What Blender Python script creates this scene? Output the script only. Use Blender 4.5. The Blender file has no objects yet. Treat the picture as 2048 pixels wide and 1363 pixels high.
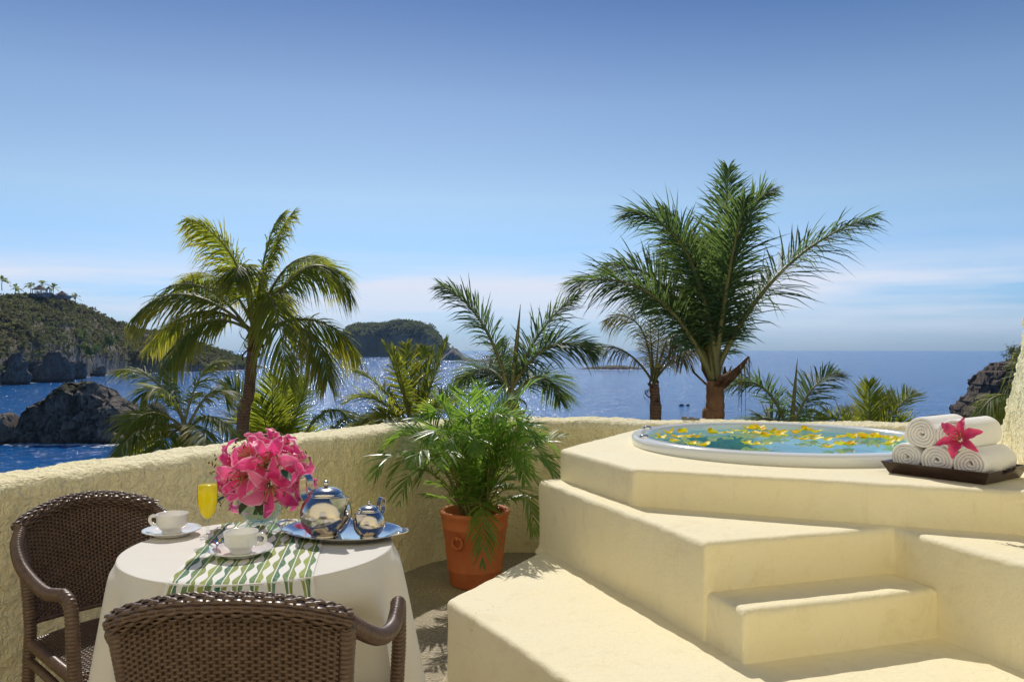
import bpy, bmesh, math, random
from mathutils import Vector, Matrix, noise, Quaternion
from math import sin, cos, pi, sqrt, exp, atan2, radians

# ------------------------------------------------------------------ camera, sky, sun, exposure
SC = bpy.context.scene
COL = SC.collection
CAMZ, FPX, HZ = 1.30, 1600.0, 696.0
SEA_Z = CAMZ - 18.0
SUN_AZ, SUN_EL = radians(-11.0), radians(45.0)      # azimuth measured from +Y towards +X

cam_d = bpy.data.cameras.new('camera'); cam = bpy.data.objects.new('camera', cam_d); COL.objects.link(cam)
cam.location = (0, 0, CAMZ); cam.rotation_euler = (radians(90), 0, 0)
cam_d.sensor_width = 36.0; cam_d.lens = 36.0 * FPX / 2048.0
cam_d.shift_y = (HZ - 681.5) / 2048.0
cam_d.clip_start = 0.05; cam_d.clip_end = 30000
SC.camera = cam

W = bpy.data.worlds.new('World'); SC.world = W; W.use_nodes = True
wn, wl = W.node_tree.nodes, W.node_tree.links
wn.clear()
w_out = wn.new('ShaderNodeOutputWorld'); w_bg = wn.new('ShaderNodeBackground')
w_sky = wn.new('ShaderNodeTexSky'); w_sky.sky_type = 'NISHITA'; w_sky.sun_disc = False
w_sky.sun_elevation = SUN_EL; w_sky.sun_rotation = SUN_AZ
w_sky.altitude = 0; w_sky.air_density = 1.0; w_sky.dust_density = 0.25; w_sky.ozone_density = 3.0
SKY_STRENGTH = 0.075
w_bg.inputs['Strength'].default_value = SKY_STRENGTH
# colour balance of the whole sky, then thin low cloud banks over the horizon
w_hsv = wn.new('ShaderNodeHueSaturation'); w_hsv.inputs['Saturation'].default_value = 1.06
wl.new(w_sky.outputs[0], w_hsv.inputs['Color'])
w_tc = wn.new('ShaderNodeTexCoord')
w_sep = wn.new('ShaderNodeSeparateXYZ'); wl.new(w_tc.outputs['Generated'], w_sep.inputs[0])
w_map = wn.new('ShaderNodeMapping'); w_map.inputs['Scale'].default_value = (2.2, 2.2, 26.0)
wl.new(w_tc.outputs['Generated'], w_map.inputs[0])
w_no = wn.new('ShaderNodeTexNoise'); w_no.inputs['Scale'].default_value = 1.0; w_no.inputs['Detail'].default_value = 5
w_no.inputs['Roughness'].default_value = 0.5
wl.new(w_map.outputs[0], w_no.inputs['Vector'])
w_cr = wn.new('ShaderNodeValToRGB'); w_cr.color_ramp.elements[0].position = 0.38; w_cr.color_ramp.elements[1].position = 0.56
wl.new(w_no.outputs[0], w_cr.inputs[0])
w_band = wn.new('ShaderNodeValToRGB')          # clouds live between 1 and 7 degrees of elevation
be = w_band.color_ramp.elements
be[0].position = 0.0; be[0].color = (0.05, 0.05, 0.05, 1)
be[1].position = 0.15; be[1].color = (0, 0, 0, 1)
e = be.new(0.045); e.color = (0.75, 0.75, 0.75, 1)
e = be.new(0.080); e.color = (0.95, 0.95, 0.95, 1)
e = be.new(0.100); e.color = (0.35, 0.35, 0.35, 1)
wl.new(w_sep.outputs['Z'], w_band.inputs[0])
w_mul = wn.new('ShaderNodeMath'); w_mul.operation = 'MULTIPLY'
wl.new(w_cr.outputs[0], w_mul.inputs[0]); wl.new(w_band.outputs[0], w_mul.inputs[1])
w_mix = wn.new('ShaderNodeMix'); w_mix.data_type = 'RGBA'
wl.new(w_mul.outputs[0], w_mix.inputs[0])
w_el = wn.new('ShaderNodeValToRGB')            # whole-sky balance by elevation, the same at every azimuth
ee = w_el.color_ramp.elements
for k_, (p_, c_) in enumerate(((0.0, (.37, .55, .98)), (.09, (.56, .71, .94)), (.18, (.88, .86, .84)), (.29, (.76, .75, .76)), (.42, (.31, .41, .56)))):
    el_ = ee[k_] if k_ < 2 else ee.new(p_)
    el_.position = p_; el_.color = (*c_, 1)
wl.new(w_sep.outputs['Z'], w_el.inputs[0])
w_tint = wn.new('ShaderNodeMix'); w_tint.data_type = 'RGBA'; w_tint.blend_type = 'MULTIPLY'; w_tint.inputs[0].default_value = 1.0
wl.new(w_hsv.outputs[0], w_tint.inputs[6]); wl.new(w_el.outputs[0], w_tint.inputs[7])
wl.new(w_tint.outputs[2], w_mix.inputs[6]); w_mix.inputs[7].default_value = (6.6, 7.0, 8.0, 1)
wl.new(w_mix.outputs[2], w_bg.inputs['Color'])
wl.new(w_bg.outputs[0], w_out.inputs['Surface'])

sun_d = bpy.data.lights.new('sun', 'SUN'); sun = bpy.data.objects.new('sun', sun_d); COL.objects.link(sun)
sun_d.energy = 2.15; sun_d.angle = radians(0.5); sun_d.color = (1.0, 0.94, 0.85)
_to_sun = Vector((sin(SUN_AZ) * cos(SUN_EL), cos(SUN_AZ) * cos(SUN_EL), sin(SUN_EL)))
sun.rotation_euler = _to_sun.to_track_quat('Z', 'Y').to_euler()

SC.render.engine = 'CYCLES'
SC.view_settings.view_transform = 'Standard'; SC.view_settings.look = 'None'
SC.view_settings.gamma = 1.0; SC.view_settings.use_curve_mapping = False
SC.view_settings.exposure = 0.66
SC.cycles.use_denoising = True
SC.cycles.max_bounces = 10; SC.cycles.diffuse_bounces = 7; SC.cycles.glossy_bounces = 4
SC.cycles.transmission_bounces = 8; SC.cycles.transparent_max_bounces = 24; SC.cycles.volume_bounces = 0
SC.cycles.sample_clamp_indirect = 6.0
SC.cycles.caustics_reflective = False; SC.cycles.caustics_refractive = False

# ------------------------------------------------------------------ helpers
def P(px, py, d):
    """world point at image position (2048 px frame) and depth d"""
    return Vector(((px - 1024.0) / FPX * d, d, CAMZ - (py - HZ) / FPX * d))

def obj(name, verts, faces, mat, parent=None, smooth=True, kind=None, attr=None, uv=None):
    off = Vector((0, 0, 0))
    if parent is not None and parent.get('_world', 0):
        p = parent
        while p is not None:
            off = off + Vector(p.location); p = p.parent
    me = bpy.data.meshes.new(name)
    if off.length > 0:
        verts = [(v[0] - off.x, v[1] - off.y, v[2] - off.z) for v in verts]
    me.from_pydata([tuple(v) for v in verts], [], faces)
    if smooth is True:
        me.polygons.foreach_set('use_smooth', [True] * len(me.polygons))
    elif smooth:
        me.polygons.foreach_set('use_smooth', smooth)
    if attr:
        for k, vals in attr.items():
            a = me.attributes.new(k, 'FLOAT', 'POINT'); a.data.foreach_set('value', vals)
    if uv:
        ul = me.uv_layers.new(name='UVMap')
        li = [0] * len(me.loops); me.loops.foreach_get('vertex_index', li)
        flat = []
        for i in li: flat += [uv[i][0], uv[i][1]]
        ul.data.foreach_set('uv', flat)
    me.update()
    if mat is not None: me.materials.append(mat)
    o = bpy.data.objects.new(name, me); COL.objects.link(o)
    if parent is not None:
        o.parent = parent
        if parent.get('_world', 0): o['_world'] = 1
    if kind: o['kind'] = kind
    return o

def tag(o, label, cat, group=None):
    o['label'] = label; o['category'] = cat
    if group: o['group'] = group
    return o

def thing(name, label, cat, loc=(0, 0, 0), rz=0.0, group=None, world=True):
    o = bpy.data.objects.new(name, None); COL.objects.link(o)
    o.empty_display_size = 0.1
    o.location = loc; o.rotation_euler = (0, 0, rz)
    if world and rz == 0.0: o['_world'] = 1
    return tag(o, label, cat, group)

def copy_tree(o, parent=None):
    c = o.copy(); COL.objects.link(c); c.parent = parent
    for ch in list(o.children): copy_tree(ch, c)
    return c

class MB:
    """collects vertices and faces of one part"""
    def __init__(s): s.v = []; s.f = []; s.a = []
    def add(s, vs, fs, a=None):
        n = len(s.v); s.v += [Vector(x) for x in vs]; s.f += [tuple(i + n for i in f) for f in fs]
        s.a += (a if a is not None else [0.0] * len(vs))
    def box(s, c, d, rot=None):
        vs = [Vector((x * d[0] / 2, y * d[1] / 2, z * d[2] / 2)) for x in (-1, 1) for y in (-1, 1) for z in (-1, 1)]
        if rot is not None: vs = [rot @ v for v in vs]
        s.add([v + Vector(c) for v in vs], [(0, 1, 3, 2), (4, 6, 7, 5), (0, 4, 5, 1), (2, 3, 7, 6), (0, 2, 6, 4), (1, 5, 7, 3)])
    def tube(s, pts, rad, n=8, cap=True, ridge=None):
        pts = [Vector(p) for p in pts]
        if not hasattr(rad, '__len__'): rad = [rad] * len(pts)
        T0 = (pts[1] - pts[0]).normalized()
        U = T0.orthogonal().normalized(); base = len(s.v); vs = []; fs = []
        for i, p in enumerate(pts):
            T = (pts[min(i + 1, len(pts) - 1)] - pts[max(i - 1, 0)]).normalized()
            U = (U - T * U.dot(T)).normalized(); Vv = T.cross(U)
            for k in range(n):
                a = 2 * pi * k / n
                vs.append(p + (U * cos(a) + Vv * sin(a)) * rad[i])
        for i in range(len(pts) - 1):
            for k in range(n):
                k2 = (k + 1) % n
                fs.append((i * n + k, i * n + k2, (i + 1) * n + k2, (i + 1) * n + k))
        if cap:
            fs.append(tuple(range(n - 1, -1, -1))); fs.append(tuple((len(pts) - 1) * n + k for k in range(n)))
        s.add(vs, fs)
    def lathe(s, prof, c=(0, 0, 0), n=40, sx=1.0, sy=1.0, rz=0.0, close_bottom=False):
        c = Vector(c); vs = []; fs = []
        for r, z in prof:
            for k in range(n):
                a = 2 * pi * k / n; x, y = r * cos(a) * sx, r * sin(a) * sy
                vs.append(c + Vector((x * cos(rz) - y * sin(rz), x * sin(rz) + y * cos(rz), z)))
        for i in range(len(prof) - 1):
            for k in range(n):
                k2 = (k + 1) % n
                fs.append((i * n + k, i * n + k2, (i + 1) * n + k2, (i + 1) * n + k))
        s.add(vs, fs)
    def build(s, name, mat, parent=None, smooth=True, kind=None, attr=None):
        at = {attr: s.a} if attr else None
        return obj(name, s.v, s.f, mat, parent, smooth, kind, at)

def catmull(pts, per=8):
    pts = [Vector(p) for p in pts]; out = []
    ext = [pts[0] * 2 - pts[1]] + pts + [pts[-1] * 2 - pts[-2]]
    for i in range(1, len(ext) - 2):
        p0, p1, p2, p3 = ext[i - 1:i + 3]
        for k in range(per):
            t = k / per
            out.append(0.5 * ((2 * p1) + (p2 - p0) * t + (2 * p0 - 5 * p1 + 4 * p2 - p3) * t * t + (3 * p1 - p0 - 3 * p2 + p3) * t ** 3))
    out.append(pts[-1]); return out

def resample(pts, step):
    out = [pts[0].copy()]; acc = 0.0
    for a, b in zip(pts[:-1], pts[1:]):
        L = (b - a).length
        if L < 1e-9: continue
        d = step - acc
        while d <= L:
            out.append(a + (b - a) * (d / L)); d += step
        acc = L - (d - step)
    if (out[-1] - pts[-1]).length > step * 0.3: out.append(pts[-1].copy())
    return out

def lerp(a, b, t): return a + (b - a) * t
def interp(tab, x):
    if x <= tab[0][0]: return tab[0][1]
    for (x0, y0), (x1, y1) in zip(tab[:-1], tab[1:]):
        if x <= x1: return y0 + (y1 - y0) * (x - x0) / (x1 - x0)
    return tab[-1][1]
def sstep(a, b, x):
    t = max(0.0, min(1.0, (x - a) / (b - a))); return t * t * (3 - 2 * t)

# ------------------------------------------------------------------ materials
class NM:
    def __init__(s, name):
        s.m = bpy.data.materials.new(name); s.m.use_nodes = True
        s.n, s.l = s.m.node_tree.nodes, s.m.node_tree.links
        s.b = s.n['Principled BSDF']; s.out = s.n['Material Output']
        s.tc = s.n.new('ShaderNodeTexCoord')
    def set(s, **k):
        for a, v in k.items(): s.b.inputs[a.replace('_', ' ')].default_value = v
        return s
    def node(s, t, **k):
        n = s.n.new(t)
        for a, v in k.items(): setattr(n, a, v)
        return n
    def noise(s, scale, detail=4, rough=0.55, dist=0.0, coord='Object', sc3=None):
        t = s.n.new('ShaderNodeTexNoise'); t.inputs['Scale'].default_value = scale
        t.inputs['Detail'].default_value = detail; t.inputs['Roughness'].default_value = rough; t.inputs['Distortion'].default_value = dist
        if sc3:
            mp = s.n.new('ShaderNodeMapping'); mp.inputs['Scale'].default_value = sc3
            s.l.new(s.tc.outputs[coord], mp.inputs[0]); s.l.new(mp.outputs[0], t.inputs['Vector'])
        else: s.l.new(s.tc.outputs[coord], t.inputs['Vector'])
        return t.outputs[0]
    def ramp(s, src, stops):
        r = s.n.new('ShaderNodeValToRGB'); el = r.color_ramp.elements
        while len(el) < len(stops): el.new(0.5)
        for q, (p, c) in zip(el, stops):
            q.position = p; q.color = (c[0], c[1], c[2], 1) if hasattr(c, '__len__') else (c, c, c, 1)
        s.l.new(src, r.inputs[0]); return r.outputs[0]
    def mix(s, fac, a, b, mode='MIX'):
        m = s.n.new('ShaderNodeMix'); m.data_type = 'RGBA'; m.blend_type = mode
        for i, v in ((0, fac), (6, a), (7, b)):
            if hasattr(v, 'is_output'): s.l.new(v, m.inputs[i])
            elif hasattr(v, '__len__'): m.inputs[i].default_value = (*v[:3], 1)
            else: m.inputs[i].default_value = v
        return m.outputs[2]
    def math(s, op, a, b=0.0):
        m = s.n.new('ShaderNodeMath'); m.operation = op
        for i, v in ((0, a), (1, b)):
            if hasattr(v, 'is_output'): s.l.new(v, m.inputs[i])
            else: m.inputs[i].default_value = v
        return m.outputs[0]
    def col(s, src): s.l.new(src, s.b.inputs['Base Color']); return s
    def rough(s, src): s.l.new(src, s.b.inputs['Roughness']); return s
    def bump(s, src, strength=0.3, dist=0.01, prev=None):
        b = s.n.new('ShaderNodeBump'); b.inputs['Strength'].default_value = strength; b.inputs['Distance'].default_value = dist
        s.l.new(src, b.inputs['Height'])
        if prev is not None: s.l.new(prev, b.inputs['Normal'])
        s.l.new(b.outputs[0], s.b.inputs['Normal']); return b.outputs[0]
    def attr(s, name):
        a = s.n.new('ShaderNodeAttribute'); a.attribute_name = name; return a.outputs['Fac']
    def translucent(s, fac, color, normal=None):
        t = s.n.new('ShaderNodeBsdfTranslucent')
        if hasattr(color, 'is_output'): s.l.new(color, t.inputs['Color'])
        else: t.inputs['Color'].default_value = (*color, 1)
        m = s.n.new('ShaderNodeMixShader'); m.inputs[0].default_value = fac
        s.l.new(s.b.outputs[0], m.inputs[1]); s.l.new(t.outputs[0], m.inputs[2]); s.l.new(m.outputs[0], s.out.inputs['Surface'])
        return s

def simple(name, color, rough=0.5, metal=0.0, var=0.0, vscale=8.0, bump=0.0, bscale=60.0, **k):
    q = NM(name).set(Roughness=rough, Metallic=metal)
    for a, v in k.items(): q.b.inputs[a.replace('_', ' ')].default_value = v
    if var > 0:
        n = q.noise(vscale)
        q.col(q.ramp(n, [(0.3, [c * (1 - var) for c in color]), (0.7, [min(1, c * (1 + var)) for c in color])]))
    else: q.b.inputs['Base Color'].default_value = (*color, 1)
    if bump > 0: q.bump(q.noise(bscale, 5), bump, 0.004)
    return q.m

M = {}
# painted plaster of the stepped platform
q = NM('painted_plaster').set(Roughness=0.75)
n1, n2, n3 = q.noise(1.7, 4), q.noise(14, 6, 0.6), q.noise(90, 4, 0.6)
c = q.mix(q.ramp(n1, [(0.35, 0.0), (0.7, 1.0)]), (0.90, 0.805, 0.53), (0.90, 0.83, 0.59))
c = q.mix(q.ramp(n2, [(0.58, 0.0), (0.78, 0.35)]), c, (0.70, 0.60, 0.38))
c = q.mix(q.ramp(q.noise(230, 2), [(0.70, 0.0), (0.78, 0.5)]), c, (0.52, 0.45, 0.30))
c = q.mix(q.ramp(q.noise(4.5, 6, 0.7, 1.5), [(0.56, 0.0), (0.70, 0.40)]), c, (0.74, 0.62, 0.37))
c = q.mix(q.ramp(q.noise(7.0, 6, 0.65, 0.8, 'Object', (1, 1, 0.4)), [(0.60, 0.0), (0.72, 0.45)]), c, (0.90, 0.85, 0.68))
vc = q.node('ShaderNodeTexVoronoi', feature='DISTANCE_TO_EDGE'); vc.inputs['Scale'].default_value = 1.3
vd_ = q.node('ShaderNodeTexNoise'); vd_.inputs['Scale'].default_value = 3.0; vd_.inputs['Detail'].default_value = 6; q.l.new(q.tc.outputs['Object'], vd_.inputs['Vector'])
va_ = q.node('ShaderNodeVectorMath', operation='MULTIPLY_ADD'); va_.inputs[1].default_value = (.9, .9, .9); q.l.new(vd_.outputs['Color'], va_.inputs[0]); q.l.new(q.tc.outputs['Object'], va_.inputs[2]); q.l.new(va_.outputs[0], vc.inputs['Vector'])
c = q.mix(q.ramp(q.noise(1.0, 5, 0.6, 0.3, 'Object', (26, 26, 1.6)), [(0.60, 0.0), (0.74, 0.30)]), c, (0.70, 0.58, 0.34))
crk = q.math('MULTIPLY', q.math('LESS_THAN', vc.outputs['Distance'], .0028), q.ramp(q.noise(2.3, 3), [(.52, 0.0), (.66, .28)])); c = q.mix(crk, c, (.45, .37, .22))
q.col(c)
b1 = q.bump(q.noise(20, 6, 0.66, 0.5), 0.26, 0.012); q.bump(q.noise(75, 5, 0.7), 0.55, 0.006, b1)
M['plaster'] = q.m
# rough trowelled stucco
q = NM('rough_stucco').set(Roughness=0.8)
n1, n2 = q.noise(1.1, 4), q.noise(9, 6, 0.65)
c = q.mix(q.ramp(n1, [(0.35, 0.0), (0.68, 1.0)]), (0.90, 0.80, 0.47), (0.91, 0.83, 0.56))
c = q.mix(q.ramp(n2, [(0.60, 0.0), (0.82, 0.5)]), c, (0.58, 0.49, 0.25))
c = q.mix(q.ramp(q.noise(34, 3, 0.7), [(0.70, 0.0), (0.77, 0.75)]), c, (0.30, 0.24, 0.12))
q.col(c)
b1 = q.bump(q.noise(30, 3, 0.5, 1.8), 0.9, 0.020); q.bump(q.noise(120, 4), 0.4, 0.005, b1)
M['stucco'] = q.m
# pebbly terrace floor
q = NM('pebble_floor').set(Roughness=0.85)
v = q.node('ShaderNodeTexVoronoi'); v.inputs['Scale'].default_value = 95; q.l.new(q.tc.outputs['Object'], v.inputs['Vector'])
c = q.mix(q.ramp(q.noise(70, 4, 0.7), [(0.35, 0.0), (0.65, 1.0)]), (0.20, 0.16, 0.10), (0.56, 0.49, 0.35))
c = q.mix(q.ramp(q.noise(3, 4), [(0.4, 0.0), (0.7, 0.5)]), c, (0.22, 0.19, 0.13))
q.col(c); q.bump(v.outputs['Distance'], 0.6, 0.006)
M['floor'] = q.m
q = NM('wicker').set(Roughness=0.36)
c = q.mix(q.ramp(q.noise(60, 3), [(0.3, 0.0), (0.7, 1.0)]), (0.082, 0.047, 0.029), (0.145, 0.090, 0.058))
c = q.mix(q.ramp(q.noise(7, 3), [(0.45, 0.0), (0.7, 0.6)]), c, (0.15, 0.10, 0.075))
q.col(c); q.bump(q.noise(400, 2, 0.5, 0.0, 'Object', (1, 1, 0.25)), 0.15, 0.002)
M['wicker'] = q.m
q = NM('tablecloth_linen').set(Roughness=0.85, Base_Color=(0.89, 0.855, 0.79, 1))
wv = q.noise(900, 2); b1 = q.bump(q.noise(11, 4), 0.22, 0.012)
sx_ = q.node('ShaderNodeSeparateXYZ'); q.l.new(q.tc.outputs['Object'], sx_.inputs[0])      # ironing creases
cr_ = q.math('MINIMUM', q.math('ABSOLUTE', q.math('SUBTRACT', sx_.outputs['X'], -.585)), q.math('ABSOLUTE', q.math('SUBTRACT', sx_.outputs['Y'], 2.10)))
b2 = q.bump(q.ramp(cr_, [(0.0, 1.0), (0.006, 0.0)]), 0.35, 0.002, b1); q.bump(wv, 0.15, 0.001, b2)
q.translucent(0.18, (0.78, 0.70, 0.52)); M['linen'] = q.m
M['porcelain'] = simple('porcelain', (0.83, 0.82, 0.79), 0.12, Coat_Weight=0.4)
M['pewter'] = simple('warm_polished_steel', (0.66, 0.61, 0.55), 0.17, 1.0, bump=0.02, bscale=30)  # warm tint puts tan reflections of the surroundings into the metal colour
M['steel'] = simple('polished_steel', (0.76, 0.73, 0.69), 0.075, 1.0, bump=0.02, bscale=30)
q = NM('terracotta').set(Roughness=0.7)
c = q.mix(q.ramp(q.noise(5, 5), [(0.3, 0.0), (0.7, 1.0)]), (0.50, 0.125, 0.038), (0.60, 0.19, 0.075))
c = q.mix(q.ramp(q.noise(40, 4, 0.6, 0, 'Object', (1, 1, 0.3)), [(0.62, 0.0), (0.8, 0.5)]), c, (0.68, 0.34, 0.20))
q.col(c); q.bump(q.noise(60, 4), 0.12, 0.004); M['terracotta'] = q.m
M['soil'] = simple('dark_soil', (0.035, 0.022, 0.014), 0.95, var=0.5, vscale=60, bump=0.8, bscale=90)
M['tub'] = simple('tub_acrylic', (0.80, 0.82, 0.82), 0.16, Coat_Weight=0.3)
M['tub_in'] = simple('tub_inner_acrylic', (0.60, 0.93, 0.99), 0.25)
M['towel'] = None
q = NM('terry_cotton').set(Roughness=0.95, Base_Color=(0.92, 0.915, 0.90, 1))
b1 = q.bump(q.noise(28, 3), 0.25, 0.012); q.bump(q.noise(420, 3, 0.7), 0.55, 0.003, b1); M['towel'] = q.m
q = NM('espresso_wood').set(Roughness=0.32)
q.col(q.ramp(q.noise(18, 5, 0.6, 0.5, 'Object', (1, 1, 7)), [(0.3, (0.018, 0.008, 0.005)), (0.7, (0.048, 0.020, 0.012))])); M['darkwood'] = q.m
# thin clear glass and water: real transparency with a reflecting surface
def thin_clear(name, tint, ior, rough=0.01, bump=None):
    q = NM(name); q.n.remove(q.b)
    tr = q.node('ShaderNodeBsdfTransparent'); tr.inputs[0].default_value = (*tint, 1)
    gl = q.node('ShaderNodeBsdfGlossy'); gl.inputs['Roughness'].default_value = rough
    lw = q.node('ShaderNodeLayerWeight'); r0 = ((ior - 1) / (ior + 1)) ** 2
    fr = q.node('ShaderNodeMath', operation='MULTIPLY_ADD'); q.l.new(q.math('POWER', lw.outputs['Facing'], 5.0), fr.inputs[0]); fr.inputs[1].default_value = 1 - r0; fr.inputs[2].default_value = r0
    mx = q.node('ShaderNodeMixShader')
    q.l.new(fr.outputs[0], mx.inputs[0]); q.l.new(tr.outputs[0], mx.inputs[1]); q.l.new(gl.outputs[0], mx.inputs[2])
    q.l.new(mx.outputs[0], q.out.inputs['Surface'])
    if bump:
        b = q.node('ShaderNodeBump'); b.inputs['Strength'].default_value = bump[1]; b.inputs['Distance'].default_value = 0.02
        q.l.new(q.noise(bump[0], 3), b.inputs['Height'])
        q.l.new(b.outputs[0], gl.inputs['Normal']); q.l.new(b.outputs[0], lw.inputs['Normal'])
    return q.m
M['glass'] = thin_clear('clear_glass', (0.93, 0.96, 0.95), 1.5)
M['tubwater'] = thin_clear('tub_water_surface', (0.62, 0.92, 0.98), 1.33, 0.015, (5.0, 0.10))
M['vasewater'] = thin_clear('vase_water', (0.80, 0.92, 0.95), 1.33)
q = NM('orange_juice').set(Roughness=0.25, Base_Color=(1.0, 0.80, 0.0, 1)); q.translucent(0.5, (1.0, 0.88, 0.0)); M['juice'] = q.m
def leafmat(name, dark, light, tipcol, trans, trcol, rough=0.55, vs=5.0):
    q = NM(name).set(Roughness=rough)
    c = q.mix(q.ramp(q.noise(vs, 3), [(0.3, 0.0), (0.7, 1.0)]), dark, light)
    t = q.attr('tip'); c = q.mix(t, c, tipcol); q.col(c)
    tc = q.mix(t, trcol, tuple(min(1, x * 1.6) for x in tipcol))
    q.translucent(trans, tc); return q.m
M['coco'] = leafmat('coconut_leaf', (0.045, 0.088, 0.018), (0.090, 0.145, 0.030), (0.52, 0.42, 0.05), 0.55, (0.50, 0.58, 0.05))
M['date'] = leafmat('feather_palm_leaf', (0.024, 0.056, 0.026), (0.050, 0.092, 0.040), (0.20, 0.20, 0.06), 0.44, (0.26, 0.40, 0.09))
M['dryfrond'] = leafmat('dry_palm_leaf', (0.085, 0.085, 0.030), (0.15, 0.13, 0.050), (0.34, 0.24, 0.07), 0.40, (0.24, 0.22, 0.06))
M['areca'] = leafmat('areca_leaf', (0.040, 0.105, 0.024), (0.100, 0.19, 0.038), (0.26, 0.32, 0.06), 0.48, (0.42, 0.68, 0.08), 0.34, 9.0)
M['rachis'] = simple('palm_stalk', (0.20, 0.19, 0.06), 0.5, var=0.3, vscale=3)
def trunkmat(name, a, b, ring):
    q = NM(name).set(Roughness=0.85)
    w = q.node('ShaderNodeTexWave'); w.wave_type = 'BANDS'; w.bands_direction = 'Z'; w.inputs['Scale'].default_value = ring
    w.inputs['Distortion'].default_value = 3.0; w.inputs['Detail'].default_value = 3; q.l.new(q.tc.outputs['Object'], w.inputs['Vector'])
    c = q.mix(q.ramp(q.noise(5, 5, 0.6, 0, 'Object', (3, 3, 1)), [(0.3, 0.0), (0.7, 1.0)]), a, b)
    c = q.mix(q.ramp(w.outputs[1], [(0.0, 0.45), (0.4, 0.0)]), c, tuple(x * 0.4 for x in a))
    q.col(c); q.bump(w.outputs[1], 0.4, 0.03); return q.m
M['trunk'] = trunkmat('ringed_trunk', (0.19, 0.110, 0.070), (0.30, 0.185, 0.115), 5.0)
M['trunk_orange'] = trunkmat('smooth_brown_trunk', (0.22, 0.105, 0.045), (0.32, 0.17, 0.075), 0.6)
M['husk'] = simple('dry_leaf_sheath', (0.15, 0.080, 0.038), 0.9, var=0.5, vscale=9, bump=0.6, bscale=30)
# coast
def rockmat(name, a, b, dark, sc, green=None, zline=None):
    q = NM(name).set(Roughness=0.9)
    c = q.mix(q.ramp(q.noise(sc, 6, 0.65, 0.6), [(0.3, 0.0), (0.68, 1.0)]), a, b)
    c = q.mix(q.ramp(q.noise(sc * 3.1, 5, 0.7, 1.2, 'Object', (1, 1, 0.45)), [(0.36, 0.8), (0.5, 0.0)]), c, dark)  # dark noise veins paint crevice shade into the rock colour
    if green is not None:
        g = q.attr('green'); c = q.mix(g, c, q.mix(q.ramp(q.noise(sc * 4, 4), [(0.35, 0.0), (0.65, 1.0)]), green[0], green[1]))
    if zline is not None:
        g = q.attr('wet'); c = q.mix(g, c, zline)
    q.col(c); q.bump(q.noise(sc * 6, 7, 0.75, 0.6), 1.0, 1.2 / sc * 0.30); return q.m
M['rock'] = rockmat('coastal_rock', (0.28, 0.215, 0.155), (0.56, 0.46, 0.35), (0.045, 0.034, 0.027), 0.22, ((0.07, 0.075, 0.018), (0.16, 0.13, 0.035)), (0.035, 0.028, 0.025))
M['boulder'] = rockmat('pale_boulder', (0.20, 0.175, 0.15), (0.40, 0.36, 0.31), (0.08, 0.066, 0.055), 0.16, ((0.07, 0.075, 0.018), (0.16, 0.13, 0.035)), (0.06, 0.05, 0.04))
M['cliff'] = rockmat('brown_cliff', (0.16, 0.11, 0.075), (0.30, 0.22, 0.155), (0.032, 0.024, 0.018), 0.25, ((0.06, 0.07, 0.02), (0.12, 0.11, 0.03)), (0.022, 0.018, 0.016))
q = NM('headland_scrub').set(Roughness=0.95)
c = q.mix(q.ramp(q.noise(0.035, 5, 0.6, 0.4), [(0.32, 0.0), (0.66, 1.0)]), (0.26, 0.19, 0.14), (0.20, 0.19, 0.085))
c = q.mix(q.ramp(q.noise(0.25, 5, 0.65), [(0.45, 0.0), (0.7, 0.8)]), c, (0.17, 0.12, 0.085))
c = q.mix(q.attr('rocky'), c, q.mix(q.ramp(q.noise(0.12, 6, 0.7, 1.0), [(0.35, 0.0), (0.62, 1.0)]), (0.09, 0.082, 0.078), (0.33, 0.30, 0.27)))
q.col(c); q.bump(q.noise(0.5, 6, 0.7), 1.0, 1.5); M['headland'] = q.m
q = NM('scrub_foliage').set(Roughness=0.8)
t = q.attr('tint'); q.col(q.ramp(t, [(0.0, (0.28, 0.17, 0.11)), (0.25, (0.25, 0.20, 0.155)), (0.45, (0.19, 0.165, 0.10)), (0.62, (0.15, 0.175, 0.06)), (1.0, (0.24, 0.33, 0.05))]))
q.translucent(0.35, (0.22, 0.26, 0.07)); M['scrub'] = q.m
M['ground'] = simple('dry_slope', (0.10, 0.085, 0.05), 0.95, var=0.4, vscale=0.8, bump=0.5, bscale=4)
M['thatch'] = simple('palm_thatch', (0.16, 0.12, 0.085), 0.95, var=0.4, vscale=1.5)
M['white'] = simple('whitewash', (0.72, 0.72, 0.70), 0.8, var=0.1, vscale=0.3)
M['villa_plaster'] = simple('villa_plaster', (0.93, 0.83, 0.56), 0.8, var=0.03, vscale=2, bump=0.2, bscale=20)  # bright warm tone chosen so the unseen facade throws fill light
M['darkglass'] = simple('dark_window', (0.03, 0.035, 0.04), 0.08)
q = NM('sea_foam').set(Roughness=0.9, Base_Color=(0.82, 0.85, 0.88, 1)); M['foam'] = q.m
# the sea
q = NM('sea_water').set(Roughness=0.13, IOR=1.22)
slick = q.noise(0.0022, 4, 0.6, 0.5, 'Object', (0.5, 2.2, 1))
c = q.mix(q.ramp(q.noise(0.010, 4, 0.6, 0.3, 'Object', (0.6, 1.6, 1)), [(0.3, 0.0), (0.7, 1.0)]), (0.006, 0.120, 0.385), (0.010, 0.150, 0.44))
c = q.mix(q.ramp(slick, [(0.60, 0.0), (0.72, 0.25)]), c, (0.07, 0.17, 0.33))
q.col(c)
wa = q.noise(0.35, 4, 0.6, 0.2, 'Object', (0.75, 1.25, 1)); wb = q.noise(0.05, 3, 0.5, 0.2)
b1 = q.bump(wb, 0.5, 3.0); q.bump(wa, 1.0, 1.5, b1)
M['sea'] = q.m
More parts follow.
